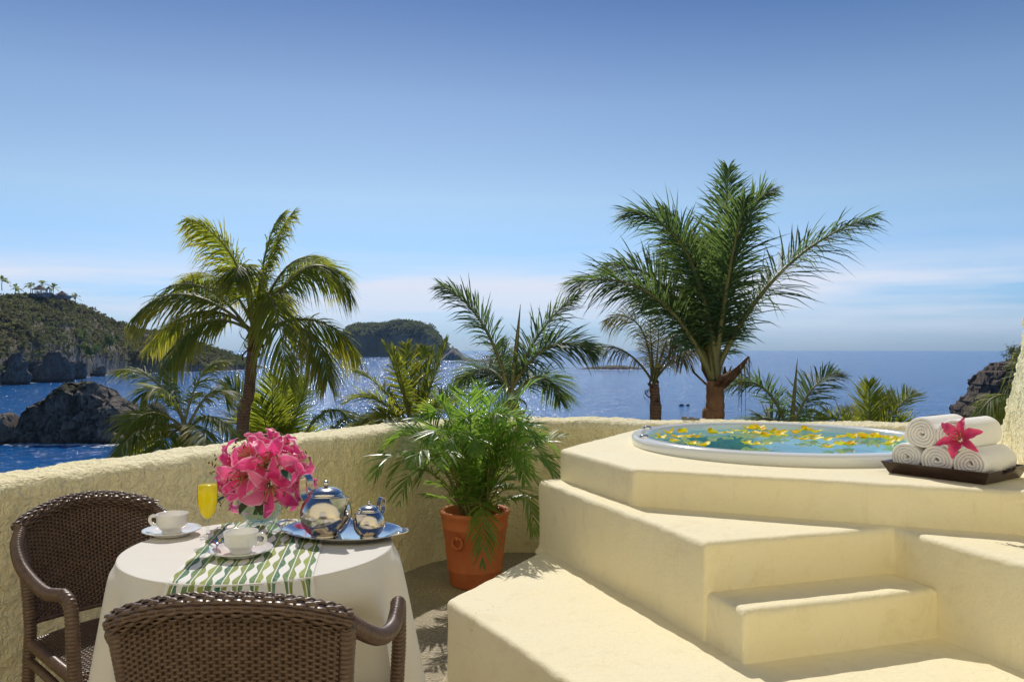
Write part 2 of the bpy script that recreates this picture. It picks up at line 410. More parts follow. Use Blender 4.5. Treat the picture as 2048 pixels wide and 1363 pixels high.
# ------------------------------------------------------------------ sea, slope, coast
def ring_disc(rs, n, z):
    vs = [(0, 0, z)]; fs = []
    for r in rs:
        for k in range(n): vs.append((r * sin(2 * pi * k / n), r * cos(2 * pi * k / n), z))
    for k in range(n): fs.append((0, 1 + (k + 1) % n, 1 + k))
    for i in range(len(rs) - 1):
        for k in range(n):
            k2 = (k + 1) % n; a = 1 + i * n
            fs.append((a + k, a + k2, a + n + k2, a + n + k))
    return vs, fs
SEA_R = 6400.0
vs, fs = ring_disc([60, 250, 800, 1600, SEA_R], 96, SEA_Z)
obj('sea', vs, fs, M['sea'], kind='structure', smooth=False)

def slope_z(x, y):
    d = max(0.0, y - 4.0 - 0.12 * abs(x))
    return -2.8 - 0.42 * d + 0.5 * noise.noise(Vector((x * 0.15, y * 0.15, 3.0)))
vs = []; fs = []; nx, ny = 70, 45
for j in range(ny + 1):
    for i in range(nx + 1):
        x = -55 + 110 * i / nx; y = 3.0 + 42 * j / ny
        if y < 7 and abs(x) < 4: z = -3.0
        else: z = slope_z(x, y)
        vs.append((x, y, max(z, SEA_Z - 1.0)))
for j in range(ny):
    for i in range(nx):
        a = j * (nx + 1) + i; fs.append((a, a + 1, a + nx + 2, a + nx + 1))
obj('hillside_ground', vs, fs, M['ground'], kind='structure')

def fbm(p, oct=4):
    return noise.fractal(p, 1.0, 2.0, oct)

def headland(name, label, tabs, back, n_u, n_v, x0, x1, namp, nscale, cliff=0.25, seed=0.0, mat='headland', rockh=0.22):
    """lofted land: at every image column a waterline, a ridge and a back slope, at true distances"""
    top, base = tabs
    vs = []; fs = []; at = []
    rows = n_v + 8
    for i in range(n_u + 1):
        px = x0 + (x1 - x0) * i / n_u
        yb = interp(base, px); d0 = 18.0 * FPX / (yb - HZ)
        yt = interp(top, px)
        bk = back(px); d1 = d0 + bk
        zt = CAMZ - (yt - HZ) / FPX * d1
        zt = max(zt, SEA_Z + 0.3)
        hgt = zt - SEA_Z
        for j in range(rows + 1):
            if j <= n_v:
                t = j / n_v
                prof = cliff * sstep(0, 0.16, t) + (1 - cliff) * (t ** 0.85)
                d = lerp(d0, d1, t); z = SEA_Z - 0.5 + (hgt + 0.5) * prof
            else:
                t2 = (j - n_v) / 8.0; d = d1 + bk * 1.3 * t2; z = SEA_Z + hgt * (1 - t2 ** 1.4) - 1.5 * t2; t = 1.0
            X = (px - 1024) / FPX * d
            p = Vector((X * nscale, d * nscale, seed))
            a = fbm(p, 5); g = noise.ridged_multi_fractal(Vector((X * nscale * 1.7, d * nscale * 0.8, z * nscale + seed)), 1.0, 2.1, 4, 1.0, 2.0) - 1.0
            k = min(1.0, hgt / 20.0) * sstep(0, 0.08, t) * (0.35 + 0.65 * sstep(1.0, 0.75, t))
            rk = sstep(rockh + 0.10, rockh - 0.10, (z - SEA_Z) / max(hgt, 1) + a * 0.30) if hgt > 2 else 1.0
            d += (g * 1.4 - a) * namp * k; z += a * namp * 0.6 * k
            vs.append((X * 1.0, d, z)); at.append(rk)
    R = rows + 1
    for i in range(n_u):
        for j in range(rows):
            fs.append((i * R + j, (i + 1) * R + j, (i + 1) * R + j + 1, i * R + j + 1))
    o = obj(name, vs, fs, M[mat], kind='structure', attr={'rocky': at})
    return o, vs, at, R

def scrub_mass(name, spots, seed, per=34, flat=0.8):
    """many small leaf-sized faces gathered into shrub crowns; reads as one wooded mass"""
    rnd = random.Random(seed); vs = []; fs = []; tint = []
    for (p, r, t) in spots:
        lobes = [(Vector((rnd.gauss(0, .45), rnd.gauss(0, .45), rnd.uniform(.1, .7) * flat)) * r, r * rnd.uniform(.35, .6)) for _ in range(4)]
        for _ in range(per):
            c, lr = rnd.choice(lobes)
            u = Vector((rnd.gauss(0, 1), rnd.gauss(0, 1), rnd.gauss(0, 1))).normalized() * lr * rnd.uniform(.55, 1.0)
            q = p + c + Vector((u.x, u.y, u.z * flat))
            s = r * rnd.uniform(.13, .26)
            nn = Vector((rnd.gauss(0, 1), rnd.gauss(0, 1), rnd.gauss(.5, 1))).normalized(); a = nn.orthogonal().normalized() * s; b = nn.cross(a) * rnd.uniform(.6, 1)
            n0 = len(vs); vs += [q - a - b, q + a * .9 - b * .7, q + a + b, q - a * .8 + b * .9]; fs.append((n0, n0 + 1, n0 + 2, n0 + 3))
            tt = max(0, min(1, t + rnd.gauss(0, .06))); tint += [tt] * 4
    return obj(name, vs, fs, M['scrub'], kind='stuff', smooth=False, attr={'tint': tint})

topL = [(-1100, 600), (-800, 540), (-500, 505), (-260, 520), (-100, 560), (0, 600), (40, 592), (75, 590), (125, 592), (150, 604), (180, 618), (215, 640), (250, 652), (300, 664), (340, 660), (372, 682), (405, 690), (440, 702), (480, 715), (506, 731), (530, 738)]
baseL = [(-1100, 850), (-800, 835), (-500, 815), (-260, 800), (-100, 782), (0, 770), (60, 764), (130, 758), (200, 750), (260, 745.5), (340, 744), (420, 742.5), (480, 739.5), (530, 737.5)]
hl, hv, hat, HR = headland('headland', 'x', (topL, baseL), lambda px: 95 if px < 330 else 60, 330, 46, -1100, 530, 9.0, 0.020, 0.26, 1.7)
topI = [(672, 706), (690, 665), (705, 652), (740, 647), (780, 646), (820, 645), (850, 646), (864, 656), (876, 672), (888, 690), (897, 702), (905, 706), (912, 712)]
baseI = [(672, 713.4), (780, 713.2), (850, 714.5), (912, 716.5)]
hi, iv, iat, IR = headland('island', 'x', (topI, baseI), lambda px: 110, 90, 26, 670, 914, 26.0, 0.006, 0.62, 9.3, rockh=0.10)
topK = [(884, 716), (892, 699), (902, 694), (914, 697), (922, 706), (934, 715), (950, 718.5), (965, 720.5)]
baseK = [(884, 719.5), (920, 720.5), (965, 721.5)]
hk, kv, kat, KR = headland('island_point', 'x', (topK, baseK), lambda px: 25, 44, 14, 880, 968, 8.0, 0.03, 0.3, 4.4, rockh=1.4)

rnd = random.Random(11)
spots = []
for i in range(331 - 1):
    for j in range(3, 47):
        k = i * HR + j
        p = Vector(hv[k]); rk = hat[k]
        if rnd.random() < 0.62 * (1 - rk) ** 1.5 + 0.02:
            g = fbm(Vector((p.x * .012, p.y * .012, p.z * .02 + 5)), 3)
            t = 0.17 + g * 1.05 + rnd.gauss(0, .18)
            r = rnd.uniform(1.4, 3.4) * (1.25 if j > 40 else 1)
            spots.append((p + Vector((rnd.uniform(-1.5, 1.5), rnd.uniform(-2, 2), -r * .15)), r, max(0, min(.86, t))))
scrub_mass('headland_scrub', spots, 3, 26)
spots = []
for i in range(91 - 1):
    for j in range(3, 30):
        k = i * IR + j; p = Vector(iv[k])
        if rnd.random() < 0.85 * (1 - iat[k]):
            r = rnd.uniform(4, 8.5); spots.append((p + Vector((rnd.uniform(-3, 3), rnd.uniform(-5, 5), -r * .2)), r, max(.2, min(.75, rnd.gauss(.33, .14)))))
scrub_mass('island_scrub', spots, 5, 16)

def rock_mound(name, label, top, base_y, depth_m, x0, x1, nu, nv, amp, seed, mat='rock', cat='rock', green=None, strat=0.0, group=None, wet=1.2):
    """rock with the given skyline; height field over its footprint, roughened on all sides"""
    d0 = 18.0 * FPX / (base_y - HZ)
    vs = []; fs = []; gr = []; we = []
    for i in range(nu + 1):
        px = x0 + (x1 - x0) * i / nu
        dc = d0 + depth_m * 0.5
        H = max(0.0, (CAMZ - (interp(top, px) - HZ) / FPX * dc) - SEA_Z)
        for j in range(nv + 1):
            s = -1 + 2 * j / nv
            w = depth_m * 0.5 * (0.35 + 0.65 * min(1, H / 6.0) ** 0.5)
            prof = max(0.0, 1 - abs(s) ** 2.6) ** 0.62
            X = (px - 1024) / FPX * dc; Y = dc + w * s; z = SEA_Z - 0.6 + (H + 0.6) * prof
            p = Vector((X, Y, z)); q = p * 0.28 + Vector((seed, 0, seed))
            g = noise.ridged_multi_fractal(q, 0.8, 2.2, 6, 1.0, 2.0) - 1.1
            sk = Vector((p.x + p.z * .5, p.y, p.z * .8 - p.x * .35))
            vd = noise.voronoi(sk * 0.5 + Vector((seed, seed, 0)))[0]; v3 = noise.voronoi(sk * 1.4 + Vector((0, seed, seed)))[0]; blk = 1.2 * vd[0] + .55 * v3[0] + .25 * (vd[1] - vd[0])
            dv = noise.noise_vector(q * 1.3)
            k = min(1.0, H / 3.0) * (0.25 + 0.75 * (1 - prof * 0.6))
            Y2 = Y - (g * 0.7 + blk * 1.5 - .9) * amp * k * (1 if s < 0 else -1); X2 = X + dv.x * amp * .9 * k
            z2 = z + (g * .30 + dv.z * .4 - .45 * blk + .3) * amp * min(1, H / 3.0) * (0.5 if prof > .8 else 1)
            if strat: z2 += 0.25 * amp * (round(z2 / strat) * strat - z2) / max(strat, .01); X2 += strat * .5 * (cell(z2 / strat, seed))
            vs.append((X2, Y2, z2))
            we.append(sstep(wet, wet * .25, z2 - SEA_Z))
            gr.append(green(px, prof, H, p) if green else 0.0)
    for i in range(nu):
        for j in range(nv):
            a = i * (nv + 1) + j; fs.append((a, a + nv + 1, a + nv + 2, a + 1))
    o = obj(name, vs, fs, M[mat], attr={'green': gr, 'wet': we}, smooth=False)
    return tag(o, label, cat, group)
def cell(v, seed):
    return noise.cell(Vector((math.floor(v) * 7.13, seed, 0.5))) - 0.5 if hasattr(noise, 'cell') else sin(math.floor(v) * 12.9 + seed) * .5

gfun = lambda px, prof, H, p: (sstep(.80, .96, prof + .25 * fbm(p * .3, 3)) * sstep(215, 165, px) * sstep(60, 90, px) if H > 2 else 0)
rock_mound('sea_rock', 'big grey hump-backed rock with grassy crown rising from the water', [(44, 884), (52, 868), (62, 838), (80, 815), (105, 793), (130, 776), (150, 765), (172, 761), (192, 764), (208, 779), (216, 792), (232, 790), (246, 806), (254, 822), (268, 829), (280, 850), (290, 878)], 884, 13.0, 44, 290, 190, 96, 3.5, 3.3, green=gfun)
rock_mound('sea_rock', 'low jagged dark rock cut by the left edge of the photo', [(-90, 850), (-40, 836), (-8, 828), (10, 824), (24, 826), (30, 848), (36, 868), (44, 886)], 889, 8.0, -90, 46, 90, 50, 1.5, 8.1)
rock_mound('sea_rock', 'small tumbled rocks between the jagged rock and the big hump-backed rock', [(20, 872), (28, 852), (44, 842), (58, 846), (70, 868), (78, 884)], 886, 5.0, 20, 78, 36, 24, .9, 5.7)
rock_mound('sea_rock', 'olive slanting rock behind the low palm right of the big rock', [(228, 880), (244, 856), (272, 826), (296, 806), (312, 803), (322, 812), (330, 842), (338, 868)], 878, 8.0, 228, 338, 50, 36, .9, 12.7, green=lambda px, prof, H, p: .8 * sstep(.7, .95, prof))
rock_mound('sea_rock', 'small dark rocks awash at the foot of the big rock', [(170, 884), (190, 874), (214, 862), (236, 866), (252, 874), (266, 884)], 888, 4.0, 170, 266, 40, 20, .8, 15.2)
rock_mound('islet', 'small pointed islet in the channel behind the tall coconut palm', [(580, 719), (584, 712), (589, 707), (595, 711), (600, 714), (640, 716), (668, 719)], 719.0, 24.0, 580, 668, 30, 12, 2.0, 2.2)
rock_mound('reef', 'low pale reef breaking the water behind the dry coconut palm', [(1150, 738), (1180, 733.5), (1215, 730.5), (1245, 730), (1275, 734), (1296, 738)], 738.0, 30.0, 1150, 296 + 1000, 40, 14, 1.4, 6.6, green=lambda px, prof, H, p: .5)
rock_mound('reef', 'flat dark reef tongue right of the small grey island point', [(930, 722), (955, 719), (990, 719.5), (1010, 721.5), (1022, 723)], 722.5, 26.0, 930, 1022, 26, 10, 1.2, 9.6)
rock_mound('floating_rock', 'tiny dark rock awash beside the big feather palm trunk, left of two', [(1357, 811), (1361, 807.5), (1366, 807.5), (1369, 811)], 811, 1.2, 1357, 1369, 10, 8, .1, 1.1, wet=3)
rock_mound('floating_rock', 'tiny dark rock awash beside the big feather palm trunk, right of two', [(1371, 811), (1374, 808), (1378, 808), (1380, 811)], 811, 1.0, 1371, 1380, 8, 8, .1, 2.1, wet=3)
rock_mound('sea_cliff', 'tall brown blocky cliff at the right edge topped by a shrub', [(1908, 846), (1926, 838), (1938, 812), (1944, 790), (1950, 784), (1957, 772), (1966, 762), (1968, 748), (1977, 742), (1983, 734), (1990, 735), (1996, 731), (2008, 724), (2030, 717), (2060, 712), (2120, 700), (2200, 690)], 846, 16.0, 1906, 2200, 130, 70, 2.0, 21.4, mat='cliff', strat=1.1)
rock_mound('sea_rock', 'low dark rock shelf in the surf left of the brown cliff', [(1838, 838), (1852, 832), (1868, 829.5), (1885, 828), (1900, 829), (1916, 834), (1924, 842)], 840, 6.0, 1838, 1924, 50, 16, .6, 17.7, mat='cliff', wet=2.5)
for (label, px, py, r, dd) in [('large pale boulder with a blunt top at the foot of the headland', 97, 764, (30, 17, 22), 26), ('grey slab boulder leaning on the headland beside the large pale boulder', 20, 769, (20, 14, 20), 18),
                               ('broken grey boulder on the headland shore right of the large pale one', 150, 758, (13, 10, 15), 12), ('low tumbled boulder on the headland shore nearest the palm fronds', 196, 752, (10, 9, 9), 8)]:
    d = 18 * FPX / (py - HZ) + dd * .25; c = P(px, py, d); c.z = SEA_Z
    bm = bmesh.new(); bmesh.ops.create_icosphere(bm, subdivisions=5, radius=1.0)
    for v in bm.verts:
        p = v.co.copy(); q = p * 1.6 + Vector((px, 0, 0))
        s = 1 + .14 * (noise.ridged_multi_fractal(q, .9, 2.1, 5, 1, 2) - 1.1) - .38 * (noise.voronoi(q * .9)[0][0])
        x, y, z = p * s
        z = z if z > 0 else z * .3
        x2 = x * r[0] / 2 + z * r[2] * .22; v.co = c + Vector((x2, y * r[1] / 2, min(z, .75 + .25 * z) * r[2] * .85))
    vs = [v.co.copy() for v in bm.verts]; fs = [tuple(l.index for l in f.verts) for f in bm.faces]; bm.free()
    tag(obj('boulder', vs, fs, M['boulder'], attr={'green': [0.0] * len(vs), 'wet': [sstep(2.5, .5, v.z - SEA_Z) for v in vs]}), label, 'boulder')

# surf along the shore lines
def foam_line(pts, w, seed):
    rnd = random.Random(seed); vs = []; fs = []
    for (px, py) in pts:
        d = 18 * FPX / (py - HZ)
        for _ in range(7):
            p = P(px + rnd.gauss(0, 9), py, d + rnd.gauss(0, w * .6)); p.z = SEA_Z + 0.06
            L = rnd.uniform(.3, 1.6) * w * .45; b = rnd.uniform(.1, .45) * w * .6; n0 = len(vs)
            for k in range(7):
                a = 2 * pi * k / 7; vs.append(p + Vector((cos(a) * L * rnd.uniform(.6, 1.2), sin(a) * b * rnd.uniform(.6, 1.2), 0.004 * (n0 % 11))))
            fs.append(tuple(range(n0, n0 + 7)))
    return vs, fs
vs = []; fs = []
for pts, w, s in (([(x, interp(baseL, x) + .3) for x in range(0, 520, 7)], 4.5, 1), ([(x, 889.5) for x in range(20, 270, 8)], 1.7, 2), ([(x, 887) for x in range(-10, 60, 8)], 1.2, 3),
                  ([(x, 841.5) for x in range(1826, 1930, 6)], 1.8, 4), ([(x, interp(baseI, x) + .1) for x in range(690, 910, 6)], 20, 5), ([(x, 739) for x in range(1150, 1310, 7)], 7, 6), ([(x, 721.3) for x in range(890, 1030, 6)], 14, 7)):
    v2, f2 = foam_line(pts, w, s); n0 = len(vs); vs += v2; fs += [tuple(i + n0 for i in f) for f in f2]
obj('surf_foam', vs, fs, M['foam'], kind='stuff', smooth=False)

# air
vs = [(x, y, z) for x in (-6500, 6500) for y in (-6500, 6500) for z in (SEA_Z - 1.5, 125.0)]
hz = obj('haze', vs, [(0, 1, 3, 2), (4, 6, 7, 5), (0, 4, 5, 1), (2, 3, 7, 6), (0, 2, 6, 4), (1, 5, 7, 3)], None, kind='stuff', smooth=False)
hm = bpy.data.materials.new('sea_air'); hm.use_nodes = True; hm.node_tree.nodes.clear()
ho = hm.node_tree.nodes.new('ShaderNodeOutputMaterial'); hp = hm.node_tree.nodes.new('ShaderNodeVolumePrincipled')
hp.inputs['Color'].default_value = (0.38, 0.62, 1.0, 1); hp.inputs['Density'].default_value = 0.00005; hp.inputs['Anisotropy'].default_value = 0.25
hm.node_tree.links.new(hp.outputs[0], ho.inputs['Volume']); hz.data.materials.append(hm)

# ------------------------------------------------------------------ terrace
WALL_H = 0.84
W0 = Vector((-1.75, 2.74, 0)); WD = Vector((0.59, 1, 0)).normalized()
RD = Vector((1, -0.19, 0)).normalized()
def rline(x): return 5.08 - .19 * (x - .25)
# inner face path of the parapet, left to right, with a rounded corner
_s = 0.0
A = W0 + WD * ((-1.55 - W0.y) / WD.y)
# intersection
den = WD.y + .19 * WD.x
tt = (rline(W0.x) - W0.y) / den
CN = W0 + WD * tt
cut = 0.55
path = [A]
K1 = CN - WD * cut; K2 = CN + RD * cut
seg = int(((K1 - A).length) / 0.013)
near = W0 - WD * .5
def wall_path():
    pts = [A + (near - A) * (i / 20) for i in range(20)]
    n = int((K1 - near).length / .013); pts += [near + (K1 - near) * (i / n) for i in range(n)]
    n = int(.95 / .013)
    pts += [(K1 * (1 - t) ** 2 + CN * 2 * t * (1 - t) + K2 * t * t) for t in [i / n for i in range(n)]]
    E = Vector((2.80, rline(2.80), 0)); n = int((E - K2).length / .013)
    pts += [K2 + (E - K2) * (i / n) for i in range(n + 1)]
    return pts
WP = wall_path()
obj('terrace_floor', [(p.x - .15, p.y + .15, 0) for p in WP[::12]] + [(4.5, 4.3, 0), (4.5, -1.65, 0), (-4.6, -1.65, 0)], [tuple(range(len(WP[::12]) + 2, -1, -1))], M['floor'], kind='structure', smooth=False)

def stucco_h(p, s=1.0):
    q = p * 24.0 + noise.noise_vector(p * 11.0) * 1.1
    v = noise.voronoi(q)[0]
    h = (v[1] - v[0]); h = min(1.0, h * 1.6)
    return (h * 0.0075 + noise.noise(p * 17) * .0045 + noise.noise(p * 4.5) * .008) * s
def wall_profile(T, H):
    pr = []
    for k in range(int(H / .0135) - 3): pr.append((0.0, k * .0135))
    z0 = pr[-1][1]; r = .05
    for k in range(1, 7):
        a = (pi / 2) * k / 6; pr.append((r * (1 - cos(a)), (H - r) + r * sin(a)))
    for k in range(1, 20): pr.append((r + (T - 2 * r) * k / 20, H))
    for k in range(0, 6):
        a = (pi / 2) * k / 5; pr.append((T - r + r * sin(a), (H - r) + r * cos(a)))
    pr += [(T, .4), (T, -.5), (T + .05, -3.4)]
    return pr
pr = wall_profile(0.30, WALL_H); vs = []; fs = []; R = len(pr)
for i, p in enumerate(WP):
    t = (WP[min(i + 1, len(WP) - 1)] - WP[max(i - 1, 0)]).normalized(); nrm = Vector((-t.y, t.x, 0))
    if nrm.dot(Vector((-.2, 1, 0))) < 0: nrm = -nrm
    for (o_, z) in pr:
        q = p + nrm * o_ + Vector((0, 0, z))
        if z > -.1:
            h = stucco_h(q)
            out = -nrm if (o_ < .02) else (nrm if o_ > .28 else Vector((0, 0, 1)))
            if .0 < o_ <= .05 and z > WALL_H - .06: out = (Vector((0, 0, 1)) - nrm).normalized()
            q = q + out * h + Vector((0, 0, .010 * noise.noise(Vector((p.x * 2.1, p.y * 2.1, 1))) * (z / WALL_H)))
        vs.append(q)
for i in range(len(WP) - 1):
    for j in range(R - 1):
        a = i * R + j; fs.append((a, a + R, a + R + 1, a + 1))
tag(obj('parapet_wall', vs, fs, M['stucco']), 'low curved parapet wall of rough cream stucco around the terrace', 'wall')

# taller stucco wall sloping up at the right edge
E0 = Vector((2.79, 4.66, 0)); ED = Vector((-.49, -1, 0)).normalized(); EL = sqrt(1 + .49 ** 2)
outl = [(0, .84), (.50, .85), (.62, .87), (.70, .93), (.80, 1.0), (.98, 1.09), (1.10, 1.17), (1.22, 1.22), (1.36, 1.33), (1.6, 1.48), (2.2, 1.7), (2.9, 1.75)]
vs = []; fs = []; L = 1.78; nu = 140; nv = 90; NRM = Vector((-ED.y, ED.x, 0));
if NRM.x < 0: NRM = -NRM
R = nv + 22
for i in range(nu + 1):
    s = L * i / nu; H = interp(outl, s) + .015 * noise.noise(Vector((s * 9, 0, 7)))
    for j in range(R):
        if j <= nv: o_, z, out = 0.0, H * j / nv, -NRM
        elif j <= nv + 18: o_, z, out = .28 * (j - nv) / 18, H + .02 * sin(pi * (j - nv) / 18), Vector((0, 0, 1))
        else: o_, z, out = .28, [H * .5, -1, -3.4][j - nv - 19], NRM
        q = E0 + ED * s + NRM * o_ + Vector((0, 0, z)); vs.append(q + out * stucco_h(q, 1.5) * (1 if z > -.5 else 0))
for i in range(nu):
    for j in range(R - 1):
        a = i * R + j; fs.append((a, a + 1, a + R + 1, a + R))
fs.append(tuple(nu * R + j for j in range(R)))
tag(obj('stucco_wall', vs, fs, M['stucco']), 'rough stucco wall rising in a slope at the right edge beside the towels', 'wall')

# unseen house front behind the camera, enlarged to bounce sun into the shade
vw = thing('villa', 'cream plastered villa with white doors behind the photographer', 'building', (0, -1.6, 0))
m = MB()
for (x0, x1, z0, z1) in ((-11, -1.6, -3, 9), (.4, 11, -3, 9), (-1.6, .4, 2.35, 9)): m.box(((x0 + x1) / 2, -1.75, (z0 + z1) / 2), (x1 - x0, .3, z1 - z0))
m.build('wall', M['villa_plaster'], vw, smooth=False)
for k in range(2):
    m = MB(); m.box((-1.1 + 1.0 * k, -1.8, 1.17), (.92, .03, 2.3)); pn = m.build('door_panel', M['white'], vw, smooth=False)
    m = MB()
    for dx in (-.48, .48): m.box((-1.1 + 1.0 * k + dx, -1.79, 1.17), (.04, .07, 2.34))
    m.build('door_frame', M['white'], pn, smooth=False)

# ------------------------------------------------------------------ stepped platform
def ccw(poly):
    a = sum(p[0] * q[1] - q[0] * p[1] for p, q in zip(poly, poly[1:] + poly[:1]))
    return poly if a > 0 else poly[::-1]
def plaster_block(name, poly, z0, z1, parent, seed, rc=.014, bev=.022, hole=None):
    """extruded plan with soft hand-made edges and a cove at the foot"""
    poly = [Vector((p[0], p[1], 0)) for p in ccw(poly)]
    n = len(poly); en = []
    for i in range(n):
        t = (poly[(i + 1) % n] - poly[i]).normalized(); en.append(Vector((t.y, -t.x, 0)))
    cnt = [max(1, int(((poly[(i + 1) % n] - poly[i]).length - 2 * rc) / .03)) for i in range(n)]
    def outline(o_):
        off = [poly[i] + (en[i - 1] + en[i]) * (o_ / (1 + en[i - 1].dot(en[i]))) for i in range(n)]; out = []
        for i in range(n):
            a, b, c_ = off[i - 1], off[i], off[(i + 1) % n]
            d1 = (a - b).normalized(); d2 = (c_ - b).normalized()
            r1 = min(rc, (a - b).length * .3, (c_ - b).length * .3)
            for t in (0, .25, .5, .75, 1.0):
                out.append((b + d1 * r1) * (1 - t) ** 2 + b * 2 * t * (1 - t) + (b + d2 * r1) * t * t)
            e0 = b + d2 * r1; e1 = c_ - d2 * min(rc, (c_ - b).length * .3)
            for j in range(1, cnt[i]): out.append(e0 + (e1 - e0) * (j / cnt[i]))
        return out
    pts = outline(0.0)
    N = len(pts); nr = []
    for i in range(N):
        t = (pts[(i + 1) % N] - pts[i - 1]).normalized(); nr.append(Vector((t.y, -t.x, 0)))
    rows = [(.018, z0 - .01), (.012, z0 + .006), (.004, z0 + .018), (0, z0 + .034)]
    k = max(2, int((z1 - z0 - .06) / .035))
    for j in range(1, k): rows.append((0, z0 + .034 + (z1 - bev - z0 - .034) * j / k))
    for j in range(6):
        a = pi / 2 * j / 5; rows.append((-bev * (1 - cos(a)), z1 - bev + bev * sin(a)))
    rows.append((-bev - .005, z1 + .0005))
    vs = []; fs = []
    for ri, (o_, z) in enumerate(rows):
        tf = sstep(z1 - .10, z1 - .01, z); ring = outline(o_)
        for i in range(N):
            p = ring[i] + Vector((0, 0, z))
            w = noise.noise(Vector((p.x * 3.1, p.y * 3.1, z * 3 + seed))) * .007 + noise.noise(Vector((p.x * 16, p.y * 16, z * 16 + seed))) * .0028 * (1 + tf) + noise.noise(Vector((p.x * 38, p.y * 38, z * 38 + seed))) * .0038 * tf
            vs.append(p + nr[i] * w)
    for ri in range(len(rows) - 1):
        for i in range(N):
            i2 = (i + 1) % N; fs.append((ri * N + i, ri * N + i2, (ri + 1) * N + i2, (ri + 1) * N + i))
    sm = [True] * len(fs)
    from mathutils.geometry import tessellate_polygon
    top = [(len(rows) - 1) * N + i for i in range(N)]
    loops = [top]
    if hole:                                   # opening for the tub
        hc, hr = hole; b0 = len(vs)
        for k in range(96): vs.append(Vector((hc.x + hr * cos(2 * pi * k / 96), hc.y + hr * sin(2 * pi * k / 96), z1 + .0005)))
        loops.append([b0 + k for k in range(96)])
    flat = [i for lp in loops for i in lp]
    for t in tessellate_polygon([[Vector((vs[i].x, vs[i].y, 0)) for i in lp] for lp in loops]):
        t = [flat[i] for i in t]; a, b, c_ = (vs[i] for i in t)
        if (b - a).cross(c_ - a).z < 0: t.reverse()
        if (b - a).cross(c_ - a).length > 1e-9: fs.append(tuple(t)); sm.append(False)
    return obj(name, vs, fs, M['plaster'], parent, smooth=sm)
Z1, ZS, Z2, Z3 = .317, .482, .647, .80
pf = thing('stepped_platform', 'cream plastered platform with bench ledge and steps up to the hot tub', 'platform', (1.0, 3.0, 0))
plaster_block('bench_ledge', [(-.255, 3.13), (.123, 3.86), (.30, 4.05), (.95, 4.05), (4.3, 3.2), (4.3, -1.58), (2.3, -1.58), (.55, 1.66)], 0, Z1, pf, 1.0)
plaster_block('upper_ledge', [(.13, 3.97), (.27, 4.06), (.30, 3.96), (.56, 3.40), (1.9, 2.85), (2.9, 2.45), (4.2, 2.3), (4.2, .6), (2.17, .6), (1.388, 2.91), (.648, 2.686)], Z1 - .02, Z2, pf, 5.0)
plaster_block('step', [(.62, 2.78), (1.37, 3.0), (1.46, 2.722), (.722, 2.492)], Z1 - .02, ZS, pf, 9.0)
plaster_block('tub_deck', [(.235, 3.98), (.80, rline(.80) + .05), (2.90, rline(2.90) + .06), (2.95, 2.32), (.50, 3.32)], 0.30, Z3, pf, 13.0, hole=(Vector((1.39, 4.12, 0)), .73))

# ------------------------------------------------------------------ hot tub
TC = Vector((1.39, 4.12, 0)); TR = .765
tb = thing('hot_tub', 'round white hot tub filled with blue water on the plaster deck', 'hot tub', (TC.x, TC.y, Z3))
m = MB()
m.lathe([(TR - .004, Z3 + .001), (TR, Z3 + .012), (TR + .001, Z3 + .034), (TR - .004, Z3 + .045), (TR - .014, Z3 + .051), (TR - .05, Z3 + .053), (TR - .064, Z3 + .049), (TR - .072, Z3 + .038), (TR - .076, Z3 + .012)], TC, 160)
m.build('rim', M['tub'], tb)
m = MB(); m.lathe([(TR - .0765, Z3 + .014), (TR - .09, Z3 - .04), (TR - .12, Z3 - .10), (.50, Z3 - .13), (.45, Z3 - .15), (.42, Z3 - .42), (.30, Z3 - .45), (0.001, Z3 - .455)], TC, 120)
m.build('basin', M['tub_in'], tb)
m = MB(); vs, fs = ring_disc([.2, .45, TR - .077], 90, 0.0); m.add([Vector(v) + Vector((TC.x, TC.y, Z3 + .012)) for v in vs], fs); WZ = Z3 + .012
m.build('water', M['tubwater'], tb)
for (a, nm) in ((187, 'air_valve'), (150, 'air_valve')):
    c = TC + Vector((cos(radians(a)), sin(radians(a)), 0)) * (TR - .035); c.z = Z3 + .051
    m = MB(); m.lathe([(.0235, 0), (.024, .006), (.021, .012), (.008, .014), (.0005, .0145)], c, 24); m.build(nm, M['steel'], tb)
m = MB()
for k in range(-8, 9):
    a = radians(176 + k * 1.1); c = TC + Vector((cos(a), sin(a), 0)) * (TR - .030); c.z = Z3 + .0535
    m.box(c, (.034, .004, .004), Matrix.Rotation(a, 3, 'Z'))
m.build('grip_strip', M['tub'], tb, smooth=False)
M['dullmetal'] = simple('weathered_metal', (.16, .15, .13), .5, .8)
# small metal clasp lying on the parapet behind the tub
m = MB(); c = Vector((1.12, rline(1.12) + .10, WALL_H + .016))
m.box(c, (.11, .02, .012)); m.box(c + Vector((-.04, 0, .008)), (.025, .03, .018)); m.box(c + Vector((.005, 0, .007)), (.02, .03, .014))
tag(m.build('metal_latch', M['dullmetal'], smooth=False), 'small metal latch lying on the parapet behind the hot tub', 'latch')
